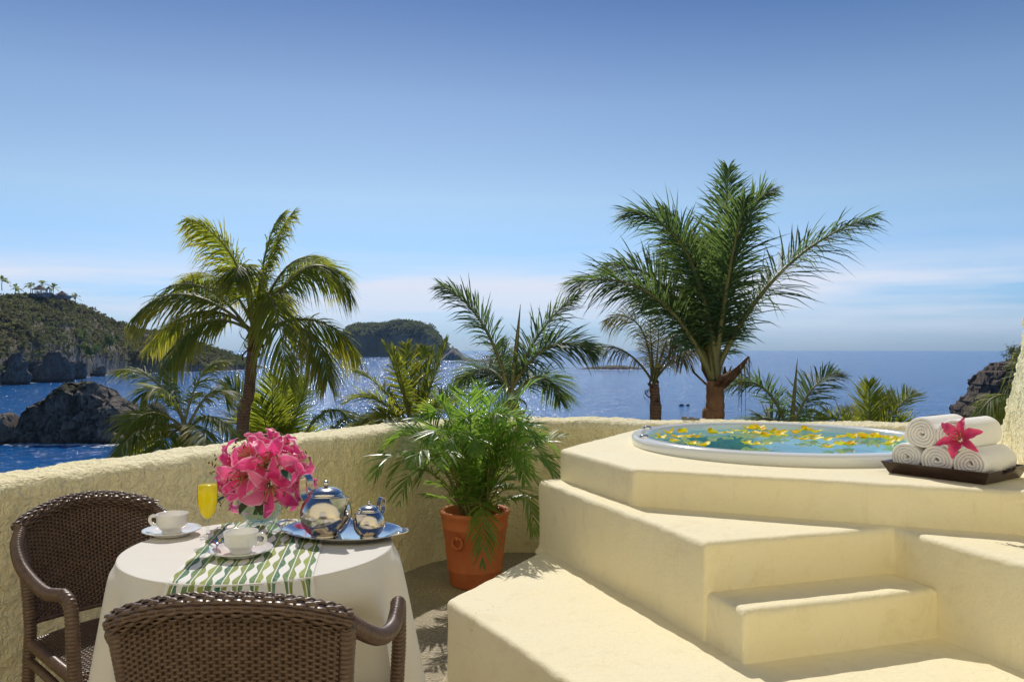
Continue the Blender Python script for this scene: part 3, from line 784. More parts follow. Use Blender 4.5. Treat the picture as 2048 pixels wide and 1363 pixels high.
# floating petals
q = NM('yellow_petal').set(Roughness=0.5)
q.col(q.ramp(q.noise(40, 2), [(0.3, (0.93, 0.56, 0.0)), (0.7, (0.95, 0.70, 0.0))])); q.translucent(0.30, (1.0, 0.74, 0.0)); M['petal'] = q.m
rnd = random.Random(7)
pet = []
for kk in range(6):
    vs = []; fs = []; a1, a2 = rnd.uniform(.1, .3), rnd.uniform(.15, .5)
    for i in range(6):
        for j in range(5):
            u = i / 5; v = j / 4 - .5; w = sin(pi * min(1, u * .8 + .12)) ** .7
            x = (u - .5) * .050; y = v * .034 * w
            z = .0015 + a1 * .05 * (u - .45) ** 2 * 4 * (1 if kk % 2 else .5) + a2 * (abs(v) ** 2) * .04 + .002 * sin(7 * u + kk)
            vs.append((x, y, z))
    for i in range(5):
        for j in range(4):
            a = i * 5 + j; fs.append((a, a + 5, a + 6, a + 1))
    me = bpy.data.meshes.new('petal'); me.from_pydata(vs, [], fs); me.polygons.foreach_set('use_smooth', [True] * len(fs)); me.materials.append(M['petal']); pet.append(me)
PX = [(1338, 868), (1364, 867), (1322, 878), (1358, 877), (1377, 877), (1393, 877), (1345, 885), (1384, 893), (1403, 894), (1424, 869), (1445, 869), (1471, 864), (1483, 868), (1500, 861), (1511, 860), (1530, 863), (1519, 869), (1545, 868), (1529, 875), (1551, 874), (1567, 867), (1590, 869), (1603, 864), (1616, 863), (1632, 867), (1496, 891), (1516, 893), (1529, 892), (1604, 882), (1628, 877), (1654, 882), (1670, 865), (1703, 868), (1725, 869), (1657, 898), (1695, 893), (1680, 878), (1706, 877), (1732, 877), (1748, 876), (1702, 867), (1725, 872), (1702, 878), (1730, 879), (1747, 877), (1760, 879), (1775, 881), (1795, 881), (1805, 879), (1780, 887), (1775, 892), (1697, 893)]
dens = {i: 1 for i in range(len(PX))}
for (px, py) in PX:
    for r in range(rnd.choice((2, 2, 3))):
        d = FPX * (CAMZ - WZ) / (py + rnd.gauss(0, 1.0) * (r > 0) - HZ); p = P(px + rnd.gauss(0, 9) * (r > 0), py, d)
        if (Vector((p.x, p.y, 0)) - TC).length > TR - .11: continue
        o = bpy.data.objects.new('petal', rnd.choice(pet)); COL.objects.link(o)
        o.location = (p.x, p.y, WZ + .0055 + .003 * r); o.rotation_euler = (rnd.gauss(0, .10), rnd.gauss(0, .10), rnd.uniform(0, 6.28)); s = rnd.uniform(1.0, 1.5); o.scale = (s, s, s * 1.3)
        tag(o, 'yellow flower petal floating on the hot tub water', 'petal', 'yellow petals floating in the hot tub')
# ------------------------------------------------------------------ fronds and palms
def frond_mesh(base, ctrl, tip, n, leaf, width, droop, rnd, style='coco', r0=.02, start=.22, tipcol=.5, fold=.25, ang=1.0):
    base, ctrl, tip = Vector(base), Vector(ctrl), Vector(tip)
    vs = []; fs = []; at = []; mi = []
    def pos(t): return base * (1 - t) ** 2 + ctrl * 2 * t * (1 - t) + tip * t * t
    def tan(t): return ((ctrl - base) * (1 - t) + (tip - ctrl) * t).normalized()
    # stalk
    K = 12; prev = None
    for i in range(K + 1):
        t = i / K; p = pos(t); T = tan(t); U = T.orthogonal().normalized() if prev is None else (prev - T * prev.dot(T)).normalized(); prev = U
        V = T.cross(U); r = r0 * (1 - t) ** .8 + r0 * .08
        for k in range(5):
            a = 2 * pi * k / 5; vs.append(p + (U * cos(a) + V * sin(a)) * r); at.append(0.25)
    for i in range(K):
        for k in range(5):
            k2 = (k + 1) % 5; fs.append((i * 5 + k, i * 5 + k2, i * 5 + 5 + k2, i * 5 + 5 + k)); mi.append(1)
    up = Vector((0, 0, 1)); yel = rnd.random()
    roll = rnd.gauss(0, .35)
    for i in range(n):
        t = start + (1 - start) * (i + rnd.uniform(-.3, .3)) / (n - 1); t = min(1.0, max(start * .9, t))
        p = pos(t); T = tan(t)
        S = T.cross(up)
        if S.length < .15: S = T.cross(Vector((.3, 1, 0)))
        S.normalize(); N = S.cross(T).normalized()
        if roll: 
            S, N = S * cos(roll) + N * sin(roll), N * cos(roll) - S * sin(roll)
        tt = (t - start) / (1 - start)
        ll = leaf * (sin(pi * min(1, .16 + .78 * tt)) ** .75) * rnd.uniform(.72, 1.1)
        if noise.noise(Vector((t * 13, yel * 50, roll * 9))) > .38 and style == 'coco': continue
        a = lerp(1.15, .45, tt) * ang + rnd.gauss(0, .07)
        for sd in (-1, 1):
            if style == 'plume':
                th = rnd.choice((.75, .25, -.35)) + rnd.gauss(0, .15)
            else: th = fold + rnd.gauss(0, .10)
            side = S * (sd * cos(th)) + N * sin(th)
            d = (T * cos(a) + side * sin(a)).normalized()
            wd = (T - d * T.dot(d)).normalized()
            if style == 'coco': wd = (wd * .75 + N * .35 * rnd.uniform(-1, 1) ).normalized()
            dr = droop * rnd.uniform(.45, 1.55); w = width * rnd.uniform(.8, 1.15)
            b0 = len(vs); y = tipcol * (yel * .6 + .4 * rnd.random())
            for (u, ww, ay) in ((0, .45, .05), (.3, 1, .20), (.65, .85, .6), (1.0, 0, 1.0)):
                q = p + d * (ll * u) + Vector((0, 0, -1)) * (dr * ll * u * u) - d * (dr * .35 * ll * u * u)
                if ww > 0:
                    vs.append(q - wd * (w * ww * .5)); vs.append(q + wd * (w * ww * .5)); at += [y * ay, y * ay]
                else: vs.append(q); at.append(min(1, y * 1.2))
            fs += [(b0, b0 + 1, b0 + 3, b0 + 2), (b0 + 2, b0 + 3, b0 + 5, b0 + 4), (b0 + 4, b0 + 5, b0 + 6)]; mi += [0, 0, 0]
    return vs, fs, at, mi
def add_frond(parent, mat, *a, stalk='rachis', **k):
    vs, fs, at, mi = frond_mesh(*a, **k)
    o = obj('frond', vs, fs, M[mat], parent, smooth=True, attr={'tip': at})
    o.data.materials.append(M[stalk]); o.data.polygons.foreach_set('material_index', mi)
    return o

def palm(name, label, hub, d, trunk, fronds, mat, leaf, width, droop, n, style, seed, r_tr=.15, tmat='trunk', tipcol=.5, spear=None, sheath=True, r0=.03, extra=0, nsh=13, ssh=1.0, shz=-.9, fold=.25, cat='palm tree', start=.22, dead=0):
    rnd = random.Random(seed); H = P(hub[0], hub[1], d)
    foot = P(trunk[0], trunk[1], d); low = H + (foot - H) * 1.0
    gz = slope_z(low.x, low.y) - .3
    root = thing(name, label, cat, (low.x, low.y, gz), group='palms on the slope below the terrace')
    m = MB(); pts = []; rr = []
    Hb = H - Vector((0, 0, .0)); q = catmull([Vector((low.x + (low.x - H.x) * .25, low.y, gz)), low, (low + Hb) / 2 + Vector((.02, 0, 0)), Hb], 12)
    for i, p in enumerate(q):
        t = i / (len(q) - 1); pts.append(p); rr.append(r_tr * (1.25 - .35 * t) * (1 + .04 * sin(i * 2.1)))
    m.tube(pts, rr, 14); m.build('trunk', M[tmat], root)
    if sheath:
        for k in range(nsh):
            a = rnd.uniform(0, 2 * pi); z = rnd.uniform(shz, .12) * r_tr * 4; L = rnd.uniform(.9, 2.2) * r_tr * ssh; o_ = Vector((cos(a), sin(a), 0))
            b = H + Vector((0, 0, z)) + o_ * r_tr * .85; t2 = b + o_ * L * rnd.uniform(.3, .8) + Vector((0, 0, L * rnd.choice((.8, .5, -.7) if shz < -.5 else (.9, .6))))
            wv = Vector((-o_.y, o_.x, 0)) * r_tr * rnd.uniform(.3, .6); mid = (b + t2) / 2 + o_ * L * .18
            m = MB(); m.add([b - wv, b + wv, mid - wv * .7, mid + wv * .7, t2 - wv * .12, t2 + wv * .2, mid + o_ * r_tr * .18], [(0, 1, 3, 2), (2, 3, 5, 4), (2, 6, 3), (0, 2, 6), (1, 6, 3)])
            m.build('leaf_base', M['husk'], root, smooth=False)
    for f in fronds:
        tip, ctl = f[0], f[1]; dd = f[2] if len(f) > 2 else rnd.uniform(-.8, .8); b = f[3] if len(f) > 3 else None
        tp = P(tip[0], tip[1], d + dd); ct = P(ctl[0], ctl[1], d + dd * .45); bs = P(b[0], b[1], d) if b else H + Vector((rnd.uniform(-.4, .4) * r_tr, rnd.uniform(-.4, .4) * r_tr, rnd.uniform(-.2, .6) * r_tr))
        add_frond(root, mat, bs, ct, tp, n, leaf * (f[4] if len(f) > 4 else 1), width, droop, rnd, style=style, r0=r0, tipcol=tipcol, fold=fold, start=start)
    for k in range(extra):
        a = rnd.uniform(0, 2 * pi); L = leaf * rnd.uniform(2.0, 3.0); e = rnd.uniform(.1, 1.0)
        o_ = Vector((cos(a), abs(sin(a)) * .8 + .2, 0)); tp = H + o_ * L * cos(e) + Vector((0, 0, L * (sin(e) - .25))); ct = H + o_ * L * .45 * cos(e) + Vector((0, 0, L * .55))
        add_frond(root, mat, H, ct, tp, n, leaf * .8, width, droop, rnd, style=style, r0=r0 * .8, tipcol=tipcol, fold=fold, start=start)
    if spear:
        m = MB(); a, b = H, P(spear[0], spear[1], d); m.tube([a, (a * 2 + b) / 3, (a + b * 2) / 3, b], [r0 * 1.2, r0 * 1.3, r0 * .9, r0 * .1], 7); m.build('spear_leaf', M['rachis'], root)
    for k in range(dead):
        a = rnd.uniform(-.4, .4); b = H + Vector((.05, 0, -.05)); e = P(1497, 712, d)
        add_frond(root, 'dryfrond', b, (b + e) / 2 + Vector((.05, 0, -.06)), e, 16, leaf * .55, width * .8, 1.6, rnd, style='coco', r0=r0 * 2.2, tipcol=1.0, start=.62, stalk='husk')
    return root

palm('coconut_palm', 'tall coconut palm with drooping yellow-tipped fronds left of centre', (508, 668), 17.0, (484, 900), [
    ((378, 440), (492, 480), -.6), ((410, 455), (480, 500), .9), ((585, 425), (528, 500), .6), ((560, 432), (528, 470), -.3), ((703, 590), (625, 440), .4), ((690, 560), (600, 470), 1.5), ((655, 760), (632, 600), -.9), ((716, 715), (652, 590), .2),
    ((578, 768), (536, 470), -1.9), ((328, 742), (388, 590), -.7), ((262, 640), (360, 525), -.2), ((305, 590), (410, 520), .9), ((375, 575), (445, 500), 1.8), ((640, 520), (570, 480), 2.2), ((470, 560), (490, 470), -1.6), ((560, 620), (540, 520), 1.9), ((300, 690), (400, 570), .7)],
    'coco', 1.12, .030, .50, 112, 'coco', 21, nsh=34, ssh=1.7, r_tr=.118, tipcol=1.0, r0=.036, fold=-.15)
palm('coconut_palm', 'low bushy coconut palm in front of the sea rock at left', (372, 862), 13.0, (356, 960), [
    ((440, 722), (392, 730), .4), ((238, 738), (305, 718), .2), ((285, 790), (330, 740), -.6), ((250, 862), (300, 790), -.8), ((232, 915), (285, 815), -1.2), ((455, 800), (430, 740), .3), ((470, 872), (425, 800), -.5), ((330, 740), (352, 780), .8), ((410, 905), (420, 830), -1.2), ((268, 900), (320, 830), .8), ((300, 940), (330, 850), -1.0)],
    'coco', .64, .024, .40, 74, 'coco', 22, r_tr=.10, tipcol=.75, r0=.025, fold=-.05)
palm('coconut_palm', 'dark upright palm tuft directly behind the tall coconut palm trunk', (552, 930), 18.5, (552, 1000), [
    ((546, 752), (540, 850), -.6), ((614, 762), (590, 840), .2), ((572, 770), (568, 860), .6), ((592, 758), (575, 840), .9), ((455, 765), (500, 800), .0), ((450, 850), (505, 820), -.3), ((500, 840), (525, 850), .3), ((640, 880), (610, 850), .4), ((520, 800), (535, 870), -.9)],
    'coco', .95, .028, .18, 90, 'coco', 23, r_tr=.15, tipcol=.55, r0=.03, sheath=False)
palm('coconut_palm', 'low palm with fronds bent right just above the parapet behind the lilies', (608, 930), 15.0, (600, 1000), [
    ((700, 832), (650, 790), -.2, (604, 880)), ((748, 848), (690, 800), .3, (640, 900)), ((770, 852), (720, 820), .6, (660, 890)), ((560, 880), (590, 860), .4), ((690, 862), (660, 845), -.8)],
    'coco', .64, .022, .55, 70, 'coco', 24, r_tr=.11, tipcol=.2, r0=.028, sheath=False)
palm('coconut_palm', 'bright yellow-green backlit palm behind the potted plant, centre left', (826, 870), 14.0, (826, 960), [
    ((768, 688), (800, 750), -.2), ((812, 690), (812, 780), .7), ((846, 694), (838, 780), .9), ((893, 684), (864, 760), -.1), ((866, 700), (850, 790), .5), ((716, 742), (766, 760), .4), ((700, 800), (760, 770), -.4), ((716, 858), (765, 800), -.7), ((938, 752), (885, 800), .2), ((760, 850), (790, 810), -1.0), ((895, 800), (862, 810), -.8), ((788, 700), (806, 770), -.7)],
    'coco', .68, .026, .25, 80, 'coco', 25, r_tr=.12, tipcol=.95, r0=.028, sheath=False)
palm('feather_palm', 'three-armed feathery palm behind the potted plant, centre', (1022, 802), 12.0, (1024, 900), [
    ((884, 572), (985, 620), -.3), ((1154, 588), (1058, 660), .4), ((1188, 705), (1085, 640), -.4), ((1120, 800), (1085, 705), .7), ((930, 760), (985, 700), .8), ((1000, 690), (1012, 740), 1.2)],
    'date', .74, .020, .26, 128, 'plume', 26, r_tr=.13, tipcol=.6, spear=(1041, 608), r0=.032, start=.16)
palm('coconut_palm', 'small dry coconut palm with sparse yellowing fronds left of the big palm', (1308, 768), 15.0, (1311, 880), [
    ((1212, 640), (1298, 600), .2), ((1176, 700), (1250, 670), -.3), ((1318, 628), (1318, 700), .5), ((1388, 690), (1352, 670), .4), ((1440, 728), (1372, 660), -.2), ((1366, 725), (1348, 590), -.8), ((1300, 640), (1302, 710), -.5)],
    'dryfrond', .64, .016, .55, 62, 'coco', 27, r_tr=.10, tipcol=.8, r0=.024, fold=0)
palm('feather_palm', 'largest palm, thick brown trunk and dark feathery plumes right of centre', (1430, 762), 12.0, (1424, 900), [
    ((1258, 424), (1405, 430), -.4), ((1456, 338), (1450, 520), .3), ((1534, 384), (1462, 440), -.3), ((1748, 432), (1530, 500), .2), ((1146, 566), (1330, 520), -.2), ((1290, 600), (1370, 560), 1.2), ((1420, 470), (1432, 600), 1.3), ((1345, 480), (1410, 520), .9), ((1325, 420), (1405, 480), .8), ((1215, 530), (1350, 520), 1.0), ((1490, 400), (1455, 520), -.8)],
    'date', 1.06, .021, .32, 176, 'plume', 28, nsh=10, shz=-.22, ssh=1.5, r_tr=.140, tmat='trunk_orange', tipcol=.35, r0=.045, start=.14, dead=1)
palm('feather_palm', 'small two-plumed palm behind the hot tub, right of the big trunk', (1580, 880), 12.5, (1582, 960), [
    ((1458, 772), (1540, 730), -.2), ((1672, 745), (1612, 760), .2), ((1500, 850), (1540, 810), .6), ((1660, 860), (1625, 820), .5)],
    'date', .64, .019, .26, 112, 'plume', 29, r_tr=.11, tipcol=.4, spear=(1595, 716), r0=.028, start=.16)
palm('coconut_palm', 'low spiky palm along the parapet between the hot tub and the cliff', (1736, 905), 10.5, (1736, 980), [
    ((1738, 766), (1740, 830), .3), ((1826, 788), (1786, 810), .1), ((1640, 838), (1690, 820), -.2), ((1660, 856), (1700, 845), -.6), ((1790, 800), (1766, 830), .6), ((1816, 850), (1786, 840), -.3), ((1700, 815), (1715, 845), .8), ((1770, 790), (1755, 840), .4)],
    'coco', .42, .015, .05, 80, 'plume', 30, r_tr=.10, tipcol=.6, r0=.022, sheath=False)
palm('coconut_palm', 'palm with hanging fronds in front of the brown cliff beside the right wall', (2070, 830), 8.5, (2080, 960), [
    ((1952, 838), (2000, 745), -.1), ((1985, 858), (2005, 765), .3), ((2010, 870), (2020, 770), -.3), ((2040, 700), (2060, 760), .5)],
    'coco', .44, .014, .65, 64, 'coco', 31, r_tr=.09, tipcol=.5, r0=.02, sheath=False, fold=0)

# far palms, huts and trees on the headland ridge
for (px, py, d, h, label) in [(4, 556, 505, 6, 'distant palm on the ridge cut by the left edge of the photo'), (62, 567, 520, 5, 'distant palm left of the thatched pavilion on the ridge'), (84, 564, 540, 6, 'distant palm rising behind the thatched pavilion roof'), (107, 571, 520, 5, 'distant palm right of the thatched pavilion on the ridge'), (151, 590, 545, 5, 'distant lone palm on the falling ridge right of the huts'), (31, 573, 500, 4, 'distant short palm left of the pavilion, between two palms')]:
    rnd = random.Random(px); H = P(px, py + 6, d); root = thing('distant_palm', label, 'palm tree', (H.x, H.y, H.z - h), group='palms on the far ridge')
    m = MB(); m.tube([H - Vector((0, 0, h)), H - Vector((.2, 0, h / 2)), H], [.25, .22, .2], 6); m.build('trunk', M['trunk'], root)
    vs = []; fs = []; at = []
    for k in range(15):
        a = rnd.uniform(0, 2 * pi); L = rnd.uniform(3.6, 5.0); e = rnd.uniform(-.3, 1.45); o_ = Vector((cos(a) * cos(e), sin(a) * cos(e), sin(e)))
        v2, f2, a2, _ = frond_mesh(H, H + o_ * L * .6 + Vector((0, 0, .8)), H + o_ * L - Vector((0, 0, 1.2)), 14, 1.4, .30, .4, rnd, r0=.07, tipcol=.2)
        n0 = len(vs); vs += v2; fs += [tuple(i + n0 for i in f) for f in f2]; at += a2
    obj('crown', vs, fs, M['coco'], root, attr={'tip': at})
M['rock_wall'] = simple('grey_stone_wall', (.26, .25, .24), .9, var=.3, vscale=.5)
def hut(label, px, py_base, d, w, hw, hr, posts=True):
    c = P(px, py_base, d); root = thing('thatched_hut', label, 'hut', c)
    m = MB(); rim = []; n = 12
    for k in range(n):
        a = 2 * pi * k / n; rim.append(c + Vector((cos(a) * w * .62, sin(a) * w * .5, hw)))
    top = c + Vector((0, 0, hw + hr)); mid = [top + (r - top) * .45 + Vector((0, 0, -.25)) for r in rim]
    m.add(rim + mid + [top], [(k, (k + 1) % n, n + (k + 1) % n, n + k) for k in range(n)] + [(n + k, n + (k + 1) % n, 2 * n) for k in range(n)]); m.build('roof', M['thatch'], root, smooth=False)
    if posts:
        for k in range(6):
            a = 2 * pi * k / 6 + .3; m = MB(); b = c + Vector((cos(a) * w * .48, sin(a) * w * .4, -1)); m.tube([b, b + Vector((0, 0, hw + 1.2))], .22, 6); m.build('post', M['white'], root)
    m = MB(); m.box(c + Vector((0, 0, -1.2)), (w * 1.1, w, 2.2)); m.build('terrace_wall', M['rock_wall'], root, smooth=False)
hut('wide thatched pavilion on white posts on the far ridge', 79, 587, 515, 8.5, 2.6, 3.2)
hut('small thatched hut on the far ridge right of the pavilion', 97, 585, 520, 3.6, 2.4, 1.8)
hut('grey low-roofed house on the far ridge right of the palms', 124, 590, 525, 7.0, .4, 2.6, False)
m = MB(); c = P(16, 597, 495); m.box(c, (10, 5, 2.6)); m.box(c + Vector((0, 0, 1.5)), (11, 6, .4)); tag(m.build('white_house', M['white'], smooth=False), 'low white house half hidden on the ridge at the left edge', 'house')
for (px, py, d, r, t, label) in [(153, 668, 530, 5.5, .95, 'bright green tree halfway down the headland slope'), (178, 700, 520, 5.0, .92, 'bright green tree low on the headland slope above the boulders'), (103, 690, 505, 5.0, .8, 'rounded olive tree on the slope left of the brighter trees'), (215, 678, 560, 5.5, .75, 'broad olive tree on the slope nearest the palm fronds'), (14, 655, 480, 6.0, .8, 'dark green tree on the headland at the left edge')]:
    rnd = random.Random(px); c = P(px, py, d - 20); root = thing('slope_tree', label, 'tree', c - Vector((0, 0, r)), group='trees on the headland slope')
    m = MB(); m.tube([c - Vector((0, -4, r * 1.4)), c - Vector((0, -1, 0)), c + Vector((.3, 0, r * .3))], [.4, .3, .15], 6); m.build('trunk', M['trunk'], root)
    vs = []; fs = []; tint = []
    lob = [(Vector((rnd.gauss(0, .5), rnd.gauss(0, .4), rnd.gauss(0, .45))) * r, r * rnd.uniform(.25, .5)) for _ in range(9)]
    for _ in range(420):
        lc, lr = rnd.choice(lob); u = Vector((rnd.gauss(0, 1), rnd.gauss(0, 1), rnd.gauss(0, 1))).normalized() * lr * rnd.uniform(.6, 1); q = c + lc + u
        s = rnd.uniform(.3, .65); nn = Vector((rnd.gauss(0, 1), rnd.gauss(0, 1), rnd.gauss(.4, 1))).normalized(); a = nn.orthogonal().normalized() * s; b = nn.cross(a)
        n0 = len(vs); vs += [q - a - b, q + a - b * .7, q + a + b, q - a * .8 + b]; fs.append((n0, n0 + 1, n0 + 2, n0 + 3)); tint += [max(0, min(1, t + rnd.gauss(0, .08)))] * 4
    obj('crown', vs, fs, M['scrub'], root, smooth=False, attr={'tint': tint})
# shrub on the right cliff and twig bush on the big sea rock
def bush(label, c, r, n, t, seed, leaf, cat='shrub'):
    rnd = random.Random(seed); root = thing('shrub', label, cat, c); vs = []; fs = []; tint = []; m = MB()
    for k in range(26):
        o_ = Vector((rnd.gauss(0, .6), rnd.gauss(0, .5), rnd.uniform(.5, 1.2))).normalized() * r * rnd.uniform(.9, 1.7)
        m.tube([c, c + o_ * .5 + Vector((rnd.gauss(0, .08) * r, 0, .05 * r)), c + o_], [r * .025, r * .015, r * .005], 4)
        for j in range(n):
            u = rnd.uniform(.35, 1.05); q = c + o_ * u + Vector((rnd.gauss(0, .12), rnd.gauss(0, .12), rnd.gauss(0, .12))) * r
            nn = Vector((rnd.gauss(0, 1), rnd.gauss(0, 1), rnd.gauss(0, 1))).normalized(); a = nn.orthogonal().normalized() * leaf * rnd.uniform(.5, 1.2); b = nn.cross(a) * .5
            n0 = len(vs); vs += [q - a, q - b, q + a, q + b]; fs.append((n0, n0 + 1, n0 + 2, n0 + 3)); tint += [max(0, min(1, t + rnd.gauss(0, .12)))] * 4
    m.build('branches', M['trunk'], root)
    if fs: obj('foliage', vs, fs, M['scrub'], root, smooth=False, attr={'tint': tint})
bush('grey-green windblown shrub on top of the brown cliff', P(2030, 722, 205), 3.0, 34, .55, 5, .30)
bush('bare twiggy bush on the crown of the big sea rock', P(130, 778, 160), 1.1, 3, .2, 6, .08)

# ------------------------------------------------------------------ potted areca palm
PC = Vector((-.205, 4.42, 0))
pt = thing('terracotta_pot', 'large orange terracotta pot with ring ornament beside the platform', 'pot', PC)
m = MB(); m.lathe([(.001, .002), (.128, .002), (.136, .012), (.148, .085), (.152, .090), (.153, .098), (.151, .104), (.176, .315), (.181, .320), (.182, .328), (.179, .334), (.186, .385), (.192, .390), (.1945, .400), (.192, .410), (.184, .413), (.172, .411), (.168, .400), (.160, .35)], PC, 64); m.build('pot_body', M['terracotta'], pt)
m = MB(); m.lathe([(.168, .352), (.10, .358), (.001, .362)], PC, 32); m.build('soil', M['soil'], pt)
for aa in (radians(-118), radians(62)):
    nrm = Vector((cos(aa), sin(aa), 0)); sd = Vector((-nrm.y, nrm.x, 0)); c = PC + nrm * .181 + Vector((0, 0, .262)); m = MB()
    m.tube([c + nrm * .004 + (sd * cos(a) + Vector((0, 0, 1)) * sin(a)) * .030 for a in [2 * pi * k / 20 for k in range(21)]], .0075, 8, cap=False)
    m.tube([c - nrm * .015 + Vector((0, 0, .026)), c + nrm * .012 + Vector((0, 0, .026)), c + nrm * .014 + Vector((0, 0, .012))], [.012, .011, .004], 8)
    m.build('ring_ornament', M['terracotta'], pt)
ap = thing('areca_palm', 'bushy green areca palm growing in the terracotta pot', 'potted plant', PC + Vector((0, 0, .36)))
rnd = random.Random(44); top = Vector((PC.x, PC.y, .36))
FR = [((752, 945), (800, 840), -.25), ((766, 900), (840, 800), .0), ((800, 1000), (830, 860), -.35), ((830, 850), (870, 790), .1), ((905, 775), (920, 820), .15), ((960, 770), (950, 830), .1), ((1075, 760), (1000, 800), .05), ((1110, 905), (1040, 800), -.1), ((1112, 960), (1060, 830), -.2),
      ((1070, 1060), (1050, 900), -.32), ((965, 1120), (965, 940), -.42), ((1040, 840), (1000, 790), .2), ((880, 800), (900, 800), -.1), ((990, 790), (970, 800), -.15), ((820, 930), (870, 830), -.5), ((1060, 930), (1020, 820), -.4), ((950, 900), (950, 800), -.4), ((860, 880), (890, 800), -.3), ((930, 840), (935, 800), -.25), ((1040, 880), (1000, 800), -.2),
      ((840, 960), (875, 850), -.15), ((780, 960), (840, 830), -.1), ((1090, 1000), (1040, 860), -.05), ((880, 930), (900, 830), -.6), ((1085, 870), (1030, 790), .05), ((790, 880), (850, 790), .05), ((1020, 800), (990, 780), .1), ((860, 830), (890, 780), .15), ((935, 790), (940, 790), -.2), ((1050, 960), (1020, 830), -.35), ((900, 890), (920, 800), -.45), ((1040, 850), (985, 760), -.3), ((1075, 880), (1010, 770), -.25), ((1000, 840), (975, 765), -.35), ((1095, 930), (1030, 790), -.3)]
for (tp, ct, dd) in FR:
    b = top + Vector((rnd.gauss(0, .035), rnd.gauss(0, .035), 0))
    add_frond(ap, 'areca', b, P(ct[0], ct[1], 4.42 + dd * .35), P(tp[0], tp[1], 4.42 + dd), 29, rnd.uniform(.17, .22), .0098, .20, rnd, style='coco', r0=.005, start=.34, tipcol=.25, fold=.25, ang=.85)
for k in range(20):
    a = rnd.uniform(0, 2 * pi); L = rnd.uniform(.42, .74); e = rnd.uniform(.65, 1.4)
    o_ = Vector((cos(a), sin(a), 0)); b = top + o_ * .04
    tp = top + o_ * L * cos(e) * .9 + Vector((0, 0, L * sin(e))); ct = top + o_ * L * cos(e) * .2 + Vector((0, 0, L * sin(e) * .85))
    if tp.y > 4.72: tp.y = 4.72
    add_frond(ap, 'areca', b, ct, tp, 25, rnd.uniform(.13, .19), .0092, .16, rnd, style='coco', r0=.0045, start=.36, tipcol=.3, fold=.25, ang=.85)
for k in range(16):
    a = rnd.uniform(0, 2 * pi); L = rnd.uniform(.26, .46); e = rnd.uniform(.35, 1.25)
    o_ = Vector((cos(a), sin(a), 0)); b = top + o_ * .05
    tp = top + o_ * L * cos(e) + Vector((0, 0, L * sin(e) * .95)); ct = top + o_ * L * cos(e) * .3 + Vector((0, 0, L * sin(e) * .9))
    add_frond(ap, 'areca', b, ct, tp, 24, rnd.uniform(.12, .17), .0092, .25, rnd, style='coco', r0=.004, start=.25, tipcol=.2, fold=.2, ang=.85)
# ------------------------------------------------------------------ table, cloth, runner
TB = Vector((-.70, 2.23, 0)); TZ = .745; TRD = .362
CH_F = Vector((-.545, 1.785, 0)); CH_FR = radians(2.0); CH_L = Vector((-1.165, 2.43, 0)); CH_LR = atan2(-.62, .78) - pi / 2     # near chair: seat centre, turn (faces +y)
tr = thing('round_table', 'round pedestal table hidden under the white cloth', 'table', TB)
m = MB(); m.lathe([(.001, TZ - .025), (TRD - .01, TZ - .025), (TRD - .006, TZ - .006), (TRD - .012, TZ - .003), (.001, TZ - .003)], TB, 64); m.build('table_top', M['white'], tr)
m = MB(); m.lathe([(.001, 0), (.17, 0), (.17, .02), (.04, .05), (.03, .4), (.04, .70), (.10, TZ - .026), (.001, TZ - .026)], TB, 24); m.build('pedestal', M['darkwood'], tr)
def seat_local(p, C_, rz):
    d = p - C_; c, s = cos(-rz), sin(-rz); return Vector((d.x * c - d.y * s, d.x * s + d.y * c, p.z))
def cloth_hang(th, h, off=0.0):
    """point of the hanging cloth at direction th, h below the table edge"""
    f = h / .74
    fold = (.55 * sin(th * 9 + .6 + .5 * sin(th * 2)) + .3 * sin(th * 15 + 1.9) + .25 * sin(th * 5 + .4)) * (.055 * f ** .8 + .005 * sstep(0, .06, h))
    r = TRD + .004 + .010 * sstep(0, .03, h) + .105 * f + fold + off
    r0 = TRD + (r - TRD) * sstep(-.005, .02, h) + off * (1 - sstep(-.005, .02, h))
    p = TB + Vector((cos(th) * r0, sin(th) * r0, TZ + .002 - h + .010 * (1 - sstep(0, .02, h)) - .010))
    k = sstep(.05, .16, h)
    if k > 0:
        for C_, rz in ((CH_F, CH_FR), (CH_L, CH_LR)):
            l = seat_local(p, C_, rz)
            if l.y < .285:
                w = k * sstep(.315, .25, abs(l.x)); need = (.285 - l.y) * w
                if need > 0: p = p + Vector((-sin(rz), cos(rz), 0)) * need
    return p
vs = []; fs = []; NT = 256
rings = [.02, .12, .22, .29, .33, .350, .357]
vs.append(TB + Vector((0, 0, TZ + .002)))
for r in rings:
    for k in range(NT):
        a = 2 * pi * k / NT; vs.append(TB + Vector((cos(a) * r, sin(a) * r, TZ + .002 + .0012 * noise.noise(Vector((cos(a) * r * 14, sin(a) * r * 14, 2))))))
hs = [0, .004, .009, .016, .025] + [.025 + .715 * (k / 40) for k in range(1, 41)]
for h in hs:
    for k in range(NT): vs.append(cloth_hang(2 * pi * k / NT, h))
for k in range(NT): fs.append((0, 1 + k, 1 + (k + 1) % NT))
for i in range(len(rings) + len(hs) - 1):
    for k in range(NT):
        k2 = (k + 1) % NT; a = 1 + i * NT; fs.append((a + k, a + NT + k, a + NT + k2, a + k2))
tag(obj('tablecloth', vs, fs, M['linen']), 'white tablecloth draped to the floor over the small round table', 'tablecloth')

